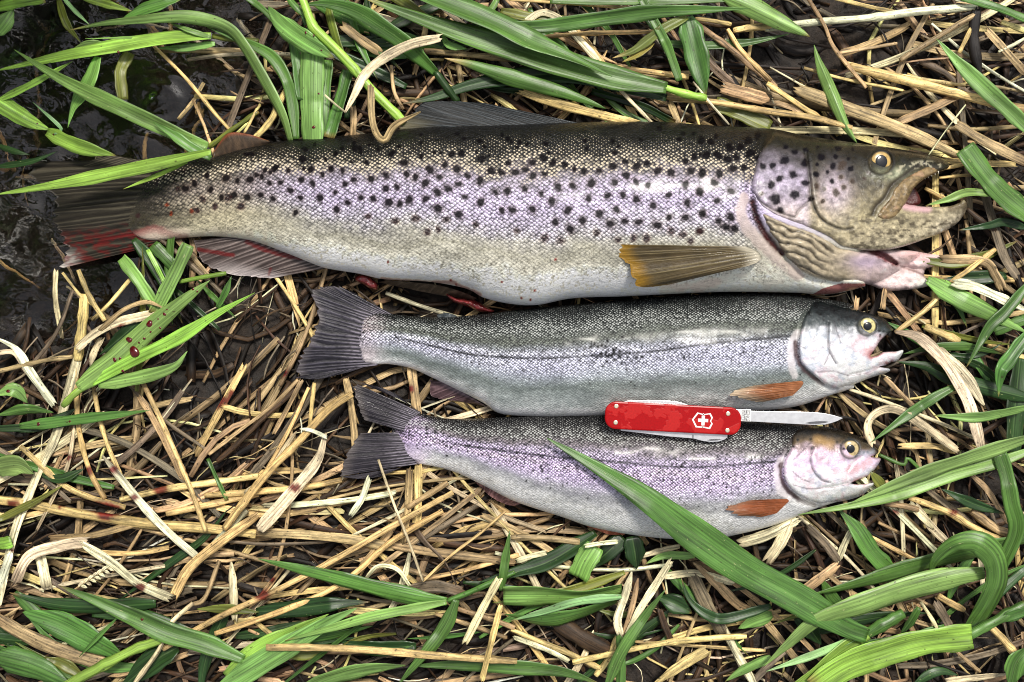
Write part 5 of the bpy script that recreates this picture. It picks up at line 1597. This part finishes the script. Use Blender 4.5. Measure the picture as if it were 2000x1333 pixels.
# loose straws that nothing tells apart: the largest of the rest
r_ = np.random.default_rng(77)
FISHBOX = [np.array([(f_.top[0, 0], f_.top[0, 1])] + f_.top.tolist() + f_.bot[::-1].tolist()) for f_ in (BROWN, F1, F2)]
GREENISH = None
LANDMARKS = [(20, 20, 'the top left corner'), (150, 640, 'the stout upright stalk'), (300, 660, 'the blood spotted leaf'), (110, 830, 'the pale leaning stalk'), (210, 995, 'the widest blood stain'), (120, 1075, 'the arching pale leaf'),
             (335, 1165, 'the pointed straw fold'), (60, 1240, 'the bottom left corner leaves'), (300, 1235, 'the yellow banded blade'), (450, 1300, 'the light green sheath leaf'), (590, 900, 'the broad blood dropped straw leaf'),
             (640, 650, 'the middle fish tail'), (720, 880, 'the lowest fish tail'), (450, 720, 'the light pointed blade pair'), (500, 600, 'the big trout anal fin'), (650, 1130, 'the dark pointed blade'), (826, 1134, 'the thin V of straws'),
             (870, 1176, 'the forked green shoot'), (1000, 1030, 'the lowest fish belly'), (1100, 1165, 'the broad level leaf'), (1215, 1230, 'the cream straw fold'), (1400, 1250, 'the bottom centre golden straw'), (1480, 1100, 'the biggest green blade'),
             (1600, 1040, 'the lowest fish chin'), (1720, 930, 'the lowest fish snout'), (1760, 680, 'the middle fish mouth'), (1800, 800, 'the arching dry leaf'), (1880, 740, 'the large cream dry leaf'), (1820, 540, 'the cut throat'), (1880, 410, 'the big trout lower jaw'),
             (1850, 310, 'the big trout snout'), (1940, 960, 'the sharp kneed blade'), (1900, 1080, 'the green loop'), (1750, 1260, 'the bottom right light leaf'), (1640, 180, 'the folded narrow blade'), (1700, 40, 'the longest pale straw'), (1910, 90, 'the dark upright stalk'),
             (1450, 170, 'the crumpled tan leaf'), (1250, 150, 'the largest top leaf'), (1150, 60, 'the wavy blade'), (900, 200, 'the dorsal fin'), (740, 130, 'the cream ribbon'), (610, 180, 'the broad upright leaf'), (900, 600, 'the belly slit'), (1000, 860, 'the lowest fish back')]
COLW = dict(go='golden', ta='tan', pa='pale', gr='grey')
seen = set()
k_ = tries = 0
while k_ < 128 and tries < 20000:
    tries += 1
    x, y = r_.uniform(20, 1980), r_.uniform(20, 1310)
    p = np.array([[x, y]])
    if any(inside(p, h_)[0] for h_ in FISHBOX) or inside(p, SHORE)[0] or r_.random() < 1.3 * sparse_mud(x, y):
        continue
    L, w = r_.uniform(110, 400), r_.uniform(6, 15)
    a = math.radians(flow_angle(x, y, r_))
    d = np.array([math.cos(a), math.sin(a)])
    if d[0] < 0: d = -d
    deg = math.degrees(math.atan2(d[1], d[0]))
    slant = 'lying level' if abs(deg) < 14 else 'standing upright' if abs(deg) > 72 else 'sloping down right' if deg > 0 else 'rising to the right'
    lm = min(LANDMARKS, key=lambda q: (q[0] - x) ** 2 + (q[1] - y) ** 2)
    dx, dy = x - lm[0], y - lm[1]
    rel = ('right of' if dx > 0 else 'left of') if abs(dx) > abs(dy) else ('below' if dy > 0 else 'above')
    key = ['go', 'ta', 'pa', 'ta', 'gr'][k_ % 5]
    label = f"{'long' if L > 250 else 'short'} {'thin' if w < 10 else 'broad'} {COLW[key]} straw {slant} {rel} {lm[2]}"
    if label in seen:
        continue
    seen.add(label)
    nn = np.array([-d[1], d[0]])
    b = r_.normal(0, 0.05)
    P = np.array([p[0] + d * L * q + nn * L * b * (1 - (2 * q) ** 2) for q in (-0.5, -0.2, 0.2, 0.5)])
    one_straw(label, P, w, key, 'k' if w < 9 else 's', dict(z=r_.uniform(2.5, 5.5)), 400 + k_, 'loose straws matted on the bank')
    k_ += 1
# ---------------------------------------------------------------- green grass: plants of several pieces and single blades
# label ; then one piece per item: points | width | colour | profile | options   (profile e/s tip at end/start, b both, n cut; st = round stem)
GREENS = '''
long bright green blade crossing the water from the left margin;-10,139 110,113 230,91 330,75 412,71|27|br|s|z=16
slender arching blade over the water bending down to the big trout back;132,60 200,46 280,38 350,33 410,42 450,60 476,92 502,135 530,185 552,230 566,276|22|li|s|z=20,22,24,22,20,18,16
narrow blade bending down beside the slender arching blade to the big trout back;405,54 450,72 500,92 534,114 558,152 571,200 579,272|20|mi|s|z=17
long pointed blade slanting over the water down to the red joint at the adipose fin;27,97 90,137 150,170 230,207 300,240 360,268 406,286|28|li|s|z=22
short blade lying on the pointed blade just above the big trout tail root;298,238 340,265 372,288 412,310|18|mi|s|z=25
bright blade lying right across the big trout tail fin;-12,381 100,362 200,342 300,321 412,296|24|br|s|z=20,22,26,30,34
thin bright blade tip under the one across the big trout tail;240,370 300,346 366,317|8|br|s|z=22,26,29
sheathed shoot lying on the big trout upper tail lobe, pale node in the middle;-8,196 50,232 98,254|30|br|e|z=12;92,258 150,284 226,304|27|br|e|z=13;105,262 118,250 64,200|6|pa|e|z=14
broad blade hanging down between the two long blades over the water;192,112 175,160 146,208 132,250|31|li|e|z=14
yellow edged dying blade hanging over the water;254,103 236,138 236,165 240,195|20|ol|n|z=12
narrow blade running up right at the left margin over the water;-6,198 60,166 142,120|12|br|e|z=13
blade at the top margin over the water with a second dark leaf beside it;160,-5 205,8 258,22|15|br|e|z=14;238,38 282,18 356,-2|24|mi|b|z=15
blade in the top left corner;-8,14 40,4 86,-4|18|br|n|z=14
pale blade at the left margin near the top;-8,66 10,44 27,18|26|li|e|z=12
olive blade standing in the water at the top left;114,-4 130,45 158,84|14|ol|e|z=4
thin pale blade dropping from the top margin over the water;123,-4 146,22 174,48|8|pa|e|z=16
hair thin blade above the long bright blade;166,76 250,74 342,73|4|li|s|z=15
folded blade hump just over the long bright blade;138,100 172,87 218,87|13|li|b|z=12
short blade tip under the stem joint at the upper left;308,94 360,94 420,86|14|li|s|z=13
stem of the long bright blade with a thin leaf at its joint;415,71 455,77 505,81|10|ol|st|z=14;330,45 370,60 412,74|9|li|s|z=17
yellow green stem behind the big trout adipose fin;408,288 456,252 505,218|9|ol|st|z=10
dark blade entering at the left margin above the big trout tail tip;-6,284 28,296 58,303|11|dk|e|z=3
dark curved blade under the big trout upper tail tip;-6,326 60,316 112,296|11|dk|e|z=2
broad upright leaf with pale midrib standing on the big trout back;610,92 608,150 608,210 610,278|42|li|n|z=19;crease=.12
dark narrow leaf left of the broad upright leaf;574,82 580,130 589,195|18|mi|n|z=16
narrow leaf right of the broad upright leaf;642,118 637,170 631,268|18|mi|n|z=16
leaning leaf second to the right of the broad upright leaf;681,138 668,190 656,230 644,270|24|mi|n|z=17
dark leaf tip behind the leaning leaf;697,168 676,232|14|dk|s|z=12
holed pointed leaf with brown scars and blood drops at the top left of centre;524,13 545,42 580,70 620,95 652,113|40|li|b|z=24
thick green stem running down right to the big trout dorsal fin;590,-4 610,50 620,62 665,106 705,150 730,180 790,240|16|br|st|z=22
narrow blade entering at the top left of the thick stem;562,-4 580,16 602,38|12|mi|e|z=18
broad leaf arching right from the thick stem, ending in a thin stalk;588,10 640,8 692,21 742,51 792,86 852,142|32|mi|s|z=17;850,140 870,168 894,200|12|dk|st|z=14
largest top leaf sweeping down right to its pale node above the big trout;706,-6 800,30 900,65 1000,95 1100,126 1200,154 1302,173|44|mi|s|z=20;1296,171 1340,184 1380,192|13|br|st|z=18
wide leaf overlapping the upper side of the largest top leaf;788,-22 880,13 960,45 1040,84 1120,116 1196,150|46|mi|e|z=24
wavy pointed blade lying level at the top right of centre;985,51 1060,52 1150,40 1260,25 1340,20 1466,17|26|mi|e|z=22
blade along the top margin right of centre;1074,0 1200,3 1426,-2|15|mi|n|z=16
broad folded blade with its tip pointing down right at the top;1415,-10 1470,14 1540,50 1582,72|34|li|e|z=18
wide upright leaf at the top right of centre;1340,34 1356,90 1370,150 1379,188|42|mi|e|z=17
narrow blade crossing the yellowing leaf at the top right of centre;1252,-4 1272,32 1302,88 1327,158|15|mi|n|z=20
yellowing leaf with brown curled tip at the top right of centre;1342,34 1292,60 1240,98 1196,114|18|ol|e|tip=go;z=19;1276,84 1245,108 1215,122|15|ye|e|z=18
dark pointed blade lying behind the dorsal fin of the big trout;782,204 850,190 920,167 1000,152 1110,145 1210,165 1302,192|32|dk|s|z=13
blade with browned left end above the dorsal fin;868,114 920,126 1000,152 1100,181 1184,213|27|mi|b|base=go;z=18
dark narrow blade going under the big trout back right of the dorsal fin;1156,178 1250,206 1318,240|14|dk|n|z=11
olive blade going under the big trout nape;1396,202 1450,224 1504,250|28|ol|n|z=10
small blade tip at the top margin left of the wavy blade;972,-4 958,20 932,34|11|li|n|z=18
curled small leaf under the largest top leaf;862,64 876,88 912,96|14|li|b|z=16
folded narrow blade with dark groove pointing down to the big trout head;1590,88 1601,122 1626,182 1650,240 1674,280|23|li|b|z=16;crease=.7
long pointed blade entering at the right margin, upper right;1829,76 1870,121 1920,171 1970,216 2012,258|27|li|s|z=18
narrow dark blade in the top right corner;1876,-6 1950,15 2008,39|13|mi|n|z=17
broad cut blade in front of the big trout snout;1882,290 1914,334 1954,378 2008,424|40|mi|n|z=18
pale pointed blade reaching into the big trout open mouth;1808,402 1850,390 1890,376 1942,380|14|li|s|z=22
small dark curled blade right of the big trout lower jaw;1872,450 1930,441 1960,434 2006,446|14|dk|s|z=14
blade under the big trout cut throat running to the right margin;1812,546 1880,585 1938,614 2006,650|33|li|e|z=12
narrow blade bending down from the right margin beside the cut throat blade;2006,556 1962,610 1930,642 1888,717|20|mi|e|z=16
blade behind the bending one at the right margin;1942,648 1970,636 2006,622|19|mi|n|z=11
dark level blade passing behind the large cream dry leaf at right;1764,692 1820,680 1890,678 1962,693|16|mi|b|z=11
dark broad blade starting at the middle fish lower jaw;1752,707 1810,716 1860,738 1920,756 2008,778|28|dk|s|z=12
upright twisted blade at the right margin behind the cream dry leaf;2006,652 1972,700 1954,726 1950,775|24|mi|e|z=18
pointed blade reaching to the lower rainbow trout snout from the right;1702,864 1760,820 1820,780 1870,753|17|mi|s|z=16
yellow edged thin blade at the right margin, middle height;1822,812 1900,815 1950,808 2006,796|18|li|s|z=17
upper of two long parallel blades in front of the lower rainbow trout chin;1660,984 1788,930 1900,891 2008,856|28|li|s|z=22
lower of two long parallel blades reaching under the lower rainbow trout chin;1558,1006 1680,984 1770,960 1860,928 1940,906 2008,882|22|li|s|z=19,20,20,19,18
bent blade dropping beside the right margin with a sharp knee;1952,886 1966,932 1976,985 1986,1036 1958,1104|26|mi|n|z=20
dark blade behind the sharp kneed one;1838,955 1900,984 1962,1004|18|dk|b|z=12
thin curled green shoot in front of the lower rainbow trout chin;1716,888 1764,908 1772,895 1796,916|6|mi|st|z=14
small olive leaf at the lower rainbow trout chin;1700,922 1716,942 1732,962|20|ol|b|z=9
dark wide blade standing at the right margin behind the knee;1992,700 1982,800 1976,884|38|dk|n|z=8
dark wide blade lying behind the green loop at the lower right;1584,1162 1650,1148 1750,1120 1850,1092 2008,1056|36|mi|s|z=17
looping leaf curled over at the lower right and its long pointed limb;1892,1238 1930,1182 1950,1132 1941,1086 1906,1059 1862,1066 1824,1100 1822,1140|40|mi|e|z=14,22,34,42,44,40,30,18;1924,1120 1870,1128 1780,1150 1690,1181 1600,1212 1540,1260 1492,1302|40|li|e|z=30
light green broad leaf at the bottom right with its node and stem;1898,1242 1800,1254 1720,1276 1650,1302 1586,1344|48|br|n|z=24;1892,1242 1950,1210 2008,1178|18|mi|st|z=22;1945,1216 1972,1204 2008,1192|20|mi|s|z=24
yellow green sheath under the biggest blade end at the bottom right;1694,1238 1640,1272 1582,1320 1546,1348|25|br|n|z=22;1682,1240 1600,1275 1496,1312|14|pa|e|z=24;1690,1240 1726,1220 1764,1198|20|mi|st|z=18
biggest dark green blade crossing the lower rainbow trout belly to the lower right;1068,856 1150,904 1250,966 1350,1040 1450,1110 1550,1166 1650,1224 1694,1242|54|mi|s|z=37,39,42,38,32,30,26
drooping olive leaf under the lower rainbow trout chin;1638,996 1670,1032 1702,1080 1742,1118|34|mi|s|z=12
small dark blade behind the biggest blade end;1604,1130 1624,1166 1662,1204|22|mi|b|z=10
dark blade under the biggest blade, near the bottom right;1556,1196 1590,1240 1604,1260|30|dk|e|z=9
leaf in the bottom right corner;1972,1340 1984,1294 2008,1264|42|mi|b|z=18
dark curved blade at the bottom margin right;1778,1342 1830,1312 1872,1319|17|dk|b|z=14
short blade standing below the loop's long limb;1758,1240 1776,1216 1794,1186|17|mi|s|z=12
dark blade going under the pelvic fin of the lower rainbow trout;936,1138 1000,1120 1075,1096 1164,1042|28|dk|s|z=9
light cut blade standing below the pelvic fin;1130,1128 1142,1100 1162,1066|38|li|n|z=12
dark blade right of the light cut blade;1150,1112 1190,1076 1218,1050|30|dk|s|z=9
wet dark upright leaf under the lower rainbow trout belly;1234,1048 1240,1080 1244,1112|36|dk|e|z=10
small pointed blade beside the biggest blade;1260,1102 1300,1085 1358,1086|15|li|s|z=12
broad bright leaf lying level at the bottom centre;983,1158 1060,1158 1140,1158 1214,1144|54|li|n|z=19;998,1213 1060,1196 1130,1176 1214,1166|15|pa|s|z=23;984,1200 1060,1214 1130,1202 1206,1176|36|mi|s|z=17
narrow blade leaning down left to the bottom margin at centre;1300,1152 1270,1190 1240,1232 1210,1280 1186,1338|20|mi|s|z=25
narrow upright blade behind the leaning one;1212,1238 1213,1290 1212,1342|16|mi|n|z=21
curved blade swinging right from under the biggest blade;1330,1128 1346,1170 1380,1200 1420,1208 1506,1184|18|dk|s|z=14
blade tip left of the long pale loop limb;1442,1228 1470,1214 1508,1200|25|li|s|z=13
torn dark leaf below the broken straw stem;1284,1166 1320,1180 1352,1198|32|dk|b|z=9
dark blade along the bottom margin at centre left;806,1301 900,1298 1000,1302 1100,1312 1176,1338|27|mi|b|z=17
small blade rising at the bottom right of centre;1416,1332 1450,1311 1506,1284|16|li|s|z=18
forked green shoot at the bottom left of centre with one broad pointed blade;872,1176 830,1171 760,1156 660,1131 580,1111 504,1092|29|mi|e|z=19;872,1176 800,1190 720,1206 650,1226 556,1252|17|li|e|z=24;874,1174 920,1156 1006,1118|10|mi|st|z=16;892,1172 872,1220 840,1266 802,1310 776,1340|23|mi|e|z=22
light green sheath leaf running off the bottom margin left of centre;697,1188 640,1216 580,1252 500,1302 432,1344|38|li|s|z=20
bright sheath leaf behind the light one;642,1200 560,1240 500,1270 440,1320|28|br|s|z=17
dark leaf with yellow specks behind the two sheath leaves;722,1176 650,1180 570,1190 500,1196|29|dk|s|z=14
broad light leaf on the bottom margin left of centre;792,1300 720,1306 650,1322 590,1344|36|li|s|z=18
upright blade tip at bottom centre left of the level leaf;996,1036 986,1100 979,1154|15|mi|s|z=20
narrow blade with a yellow band slanting across the bottom left;114,1144 180,1170 260,1204 330,1236 400,1257 476,1288|33|mi|s|z=20
dark blade lying above the yellow banded one;18,1158 100,1180 180,1186 304,1180|27|dk|s|z=11
wide dark leaf below the yellow banded blade's left end;44,1196 110,1216 170,1246 246,1286|50|mi|b|z=12
bright straight stem rising right at the bottom left;126,1340 200,1301 260,1270 314,1250|17|br|st|z=20
wide dark leaf in the bottom left corner;-8,1284 60,1302 136,1336|44|mi|e|z=15
olive leaf above the bottom left corner leaf;86,1284 130,1300 168,1328|20|ol|b|z=12
wide dark leaf at the bottom margin under the yellow banded blade;236,1344 300,1292 348,1264|40|dk|s|z=12
slim dark blade rising behind the twisted straw sheath;236,1170 330,1102 400,1050 444,996|14|dk|b|z=4
thin green blade rising from the bright straight stem;154,1284 186,1250 234,1202|8|mi|b|z=16
light olive leaf right of the brown green leaf at the bottom left;384,1190 440,1190 506,1196|17|ol|b|z=14
cut green stem end at the left margin, lower left;-8,1064 8,1062 22,1058|22|br|n|z=12
blood spotted broad leaf below the big trout tail;152,758 225,704 287,646 350,594 410,548|37|li|e|z=20
light pointed blade pair with its stem below the blood spotted leaf;180,748 260,704 350,660 420,616 498,572|23|br|e|z=23;192,752 280,736 340,716 366,686|24|li|e|z=19;186,746 150,766 122,794|11|br|st|z=18
small twisted blade behind the light pointed blade;424,602 441,570 452,540|12|mi|e|z=14
blade leaning right under the big trout tail, left one;238,504 270,546 302,596|22|li|n|z=11
blade leaning left under the big trout tail, right one;368,478 346,526 316,586 300,614|23|li|n|z=13
short blade between the two leaning ones under the big trout tail;298,478 320,500 342,524|21|mi|n|z=9
thin blade between the two leaning ones under the big trout tail;288,488 304,518 322,554|8|br|n|z=12
small level shoot under the big trout anal fin;350,551 390,543 442,534|8|br|st|z=10
dark leaf behind the blood spotted one;194,694 240,656 282,618|21|dk|s|z=10
blood marked leaf at the left margin, middle height;-8,772 28,762 54,788|23|li|b|z=13
stemmed blade under the blood marked leaf at the left margin;-6,812 50,800 104,806|19|mi|b|z=11
pointed blade lying behind the leaning straws at the left;38,833 100,826 180,816 240,809 292,802|19|mi|e|z=12
wide leaf at the left margin below the straw crossing;-8,914 36,908 66,926|37|li|e|z=12
dark leaf tip behind the straw crossing at the left;78,928 120,936 164,916|17|dk|b|z=8
thin green stalk among the straws left of the lower tail;406,896 424,936 444,978|7|mi|n|z=9
'''

n_gr = 0


def one_leaf(name, it, parent=None):
    global n_gr
    P, w, key, prof = it[:4]
    o = parse_opts(it[4]) if len(it) > 4 else {}
    raw = dict(kv.split('=') for kv in it[4].split(';') if '=' in kv) if len(it) > 4 else {}
    P = pts(P)
    w = float(w) * 1.1
    r = np.random.default_rng(3000 + n_gr)
    z = o.get('z', 14)
    if np.isscalar(z):
        e = r.normal(0, 1.2)
        z = (z - e, z + 1.0, z + e)
    if prof == 'st':
        V, F, uv, s, tt, pxy = ribbon(P, w, z, 'n', 'stalk', seed=3000 + n_gr, bump=0.2)
    else:
        V, F, uv, s, tt, pxy = ribbon(P, w, z, prof, 'leaf', crease=o.get('crease', r.uniform(0.1, 0.34)) * (1 if r.random() < 0.75 else -1), roll=r.normal(0, 13), twist=r.normal(0, 14), K=7, seed=3000 + n_gr, bump=0.35)
    col = green_color(key, len(V), s, tt, r, raw.get('tip') if raw.get('tip') in STRAW else None, raw.get('base') if raw.get('base') in STRAW else None, prof == 's')
    n_gr += 1
    return mesh(name, V, F, M_LEAF, col, uv, None, parent)


def split_items(s):
    """pieces are separated by ; but options too: a new piece starts with x,y"""
    out, cur = [], None
    for f_ in s.split(';'):
        if '|' in f_:
            if cur: out.append(cur)
            cur = f_
        else:
            cur += ';' + f_
    out.append(cur)
    return [c.split('|') for c in out]


for ln in GREENS.strip().splitlines():
    label, body = ln.split(';', 1)
    its = split_items(body)
    if len(its) == 1:
        nm = 'grass_shoot'
        tag(one_leaf(nm, its[0]), label, 'grass', 'green grass on the bank')
    else:
        p0 = pts(its[0][0])[0]
        root = empty('grass_shoot', W(p0[0], p0[1], 5))
        tag(root, label, 'grass', 'green grass on the bank')
        for it in its:
            one_leaf('stem' if it[3] == 'st' else 'leaf', it, root)

# further narrow blades tucked behind the traced ones, where the grass is thickest
r_ = np.random.default_rng(91)
gk = 0
for cx, cy, sx, sy, ang, m in ((700, 60, 170, 60, 40, 12), (1150, 90, 260, 80, 12, 14), (90, 1240, 150, 70, 20, 8), (700, 1270, 260, 50, -20, 10), (1200, 1180, 200, 60, -10, 8), (1880, 620, 110, 130, 30, 8), (1700, 1200, 220, 80, -25, 9), (330, 560, 90, 50, 60, 5), (60, 900, 60, 110, 0, 4)):
    got = 0
    for _ in range(400):
        if got == m: break
        x, y = np.clip(r_.normal(cx, sx * 0.6), 10, 1990), np.clip(r_.normal(cy, sy * 0.6), 8, 1325)
        if any(inside(np.array([[x, y]]), h_)[0] for h_ in FISHBOX): continue
        a = math.radians(ang + r_.normal(0, 28))
        L, w = r_.uniform(110, 300), r_.uniform(9, 24)
        d = np.array([math.cos(a), math.sin(a)])
        if d[0] < 0: d = -d
        deg = math.degrees(math.atan2(d[1], d[0]))
        slant = 'lying level' if abs(deg) < 14 else 'standing upright' if abs(deg) > 72 else 'sloping down right' if deg > 0 else 'rising to the right'
        lm = min(LANDMARKS, key=lambda q: (q[0] - x) ** 2 + (q[1] - y) ** 2)
        dx, dy = x - lm[0], y - lm[1]
        rel = ('right of' if dx > 0 else 'left of') if abs(dx) > abs(dy) else ('below' if dy > 0 else 'above')
        key = ['dk', 'mi', 'dk', 'mi', 'ol'][gk % 5]
        label = f"{'narrow' if w < 15 else 'broad'} {dict(dk='dark', mi='mid', ol='olive')[key]} green grass blade {slant} {rel} {lm[2]}"
        if label in seen: continue
        seen.add(label)
        nn = np.array([-d[1], d[0]]) * r_.normal(0, 0.07) * L
        c_ = np.array([x, y])
        P = [c_ - d * L / 2, c_ - d * L / 6 + nn, c_ + d * L / 6 + nn, c_ + d * L / 2]
        ps = ' '.join(f'{p[0]:.0f},{p[1]:.0f}' for p in P)
        tag(one_leaf('grass_shoot', [ps, f'{w:.1f}', key, ['e', 's', 'b'][gk % 3], f'z={r_.uniform(5, 10):.1f}']), label, 'grass', 'green grass on the bank')
        gk += 1
        got += 1

# seed head among the lower left straw: stalk with overlapping husks
sroot = empty('seed_head', W(150, 1145, 8))
tag(sroot, 'small dry seed head with pale husks under the slanting pale leaf at lower left', 'seed head')
V, F, uv, s, tt, pxy = ribbon(pts('138,1158 170,1135 215,1108'), 4, 12, 'n', 'stalk', seed=5)
mesh('stalk', V, F, M_STRAW, straw_color('ta', len(V), pxy, tt, rng, False), uv, None, sroot)
for k in range(14):
    q = k / 14
    bx, by = 152 + 62 * q, 1148 - 40 * q
    sg = 1 if k % 2 else -1
    V, F, uv, s, tt, pxy = ribbon(np.array([[bx, by], [bx + 6, by - 4 + sg * 4], [bx + 14, by - 5 + sg * 9]]), 6, (12, 13.5, 13), 'b', 'strip', K=5, seed=60 + k, seg=8)
    mesh('husk', V, F, M_STRAW, straw_color('pa', len(V), pxy, tt, rng, False), uv, None, sroot)


# ---------------------------------------------------------------- blood drops standing on the leaves
def drop(x, y, rad, z, label, group, i):
    r = np.random.default_rng(i)
    k, R = 7, 18
    rr = np.linspace(0.03, 1, k)[:, None]
    a = np.linspace(0, 2 * np.pi, R, endpoint=False)[None]
    wob = 1 + 0.12 * np.sin(a * 2 + r.random() * 6) + 0.06 * np.sin(a * 3 + r.random() * 6)
    X, Y = x + rr * rad * wob * np.cos(a), y + rr * rad * wob * np.sin(a)
    Z = z + 0.5 * rad * S * 1000 * np.sqrt(np.clip(1 - rr ** 2 * 0.999, 0, 1)) + 0 * a
    o = mesh('blood_drop', W(X, Y, Z).reshape(-1, 3), grid_faces(k, R), M_BLOOD)
    tag(o, label, 'blood drop', group)


def surface_z(x, y, z0):
    """height of the leaf under the drop, found with a ray from above"""
    bpy.context.view_layer.update()
    o = Vector(W(x, y, 70))
    d = (o - Vector((0, 0, D))).normalized()
    hit, loc, *_ = scene.ray_cast(bpy.context.evaluated_depsgraph_get(), o, d)
    return loc.z * 1000 if hit else z0


ORD = 'first second third fourth fifth sixth seventh eighth ninth tenth eleventh twelfth thirteenth fourteenth fifteenth'.split()
DROPS = [('blood drop from the tip of the blood spotted leaf below the big trout tail', 0, 433, 4, '1540,545,9 1508,530,10 1305,690,7 1285,725,14 1250,830,9 1235,762,7 1175,862,9 1168,800,26 1125,913,12 1085,945,9 1050,1020,42 1010,925,24 960,1168,12 937,1070,12 895,1080,16'),
         ('blood drop from the tip of the holed pointed leaf', 500, 0, 4, '393,207,12 390,255,11 450,278,9 512,393,8'),
         ('blood drop from the foot of the broad upright leaf', 500, 0, 4, '452,995,14 490,733,9'),
         ('only blood drop on the long bright blade over the water', 0, 0, 4, '925,408,11'),
         ('blood drop from the left on the sheathed shoot at the tail', 0, 0, 4, '290,967,8 420,1052,9'),
         ('only blood drop beside the yellow band of the bottom left blade', 0, 1000, 4, '1110,842,12'),
         ('blood drop from the top on the left margin leaves', 0, 700, 4, '65,260,16 545,495,9 300,515,15')]
di = 0
todo = []
for label, x0_, y0_, sc_, s_ in DROPS:
    for n_, q in enumerate(s_.split()):
        a_, b_, c_ = map(float, q.split(','))
        todo.append((x0_ + a_ / sc_, y0_ + b_ / sc_, c_ / sc_, label if label[:4] == 'only' else ORD[n_] + ' ' + label))
zs = [surface_z(x, y, 15) - 0.05 for x, y, _, _ in todo]
for (x, y, rad, label), z in zip(todo, zs):
    drop(x, y, rad, z, label, 'blood drops on the leaves', di)
    di += 1
# ---------------------------------------------------------------- unseen tall grass added past the upper left edge for dark reflections in the water
def unseen_clump(label, bx, by, n, seed, lean):
    r = np.random.default_rng(seed)
    root = empty('unseen_grass_clump', (bx, by, -0.03))
    tag(root, label, 'grass', 'unseen tall grass added for dark water reflections')
    for k in range(n):
        a = lean + r.normal(0, 0.9)
        h = r.uniform(0.32, 0.7)
        bend = r.uniform(0.0, 0.1)
        m = 14
        t = np.linspace(0, 1, m)
        o = np.array([r.normal(0, 0.045), r.normal(0, 0.045)])
        px = bx + o[0] + np.cos(a) * bend * t ** 2
        py = by + o[1] + np.sin(a) * bend * t ** 2
        pz = -0.03 + h * (t - 0.25 * t ** 3)
        hw = r.uniform(0.006, 0.012) * np.minimum(1, 0.5 + 2 * t) * np.clip((1 - t) / 0.6, 0.02, 1) ** 0.8
        A = np.stack([px, py, pz], -1)
        Bv = np.array([-np.sin(a), np.cos(a), 0])
        sv = np.linspace(-1, 1, 3)
        Nn = np.array([np.cos(a), np.sin(a), 0.3])
        top = A[:, None] + Bv * sv[None, :, None] * hw[:, None, None] + Nn * (np.abs(sv)[None, :, None] * hw[:, None, None] * 0.3)
        V = np.concatenate([top, (top - Nn * 0.0003)[:, ::-1]], 1)
        R = 6
        i, j = np.meshgrid(np.arange(m - 1), np.arange(R), indexing='ij')
        q0, q1 = i * R + j, i * R + (j + 1) % R
        F = np.stack([q0, q1, q1 + R, q0 + R], -1).reshape(-1, 4)
        s = np.tile(np.r_[sv, sv[::-1]], m)
        tt = np.repeat(t, R)
        uv = np.stack([tt * h * 1000 + r.random() * 3000, s * 7 + r.random() * 300], -1)
        mesh('leaf', V.reshape(-1, 3), F, M_LEAF, green_color(['mi', 'dk', 'mi', 'li'][k % 4], len(s), s, tt, r), uv, None, root)


unseen_clump('unseen tall grass clump added past the top left corner for water reflections', -0.44, 0.31, 64, 1, -0.4)
unseen_clump('unseen tall grass clump added above the top margin for water reflections', -0.27, 0.37, 46, 2, -1.2)
unseen_clump('unseen tall grass clump added past the left margin for water reflections', -0.46, 0.09, 46, 3, 0.2)
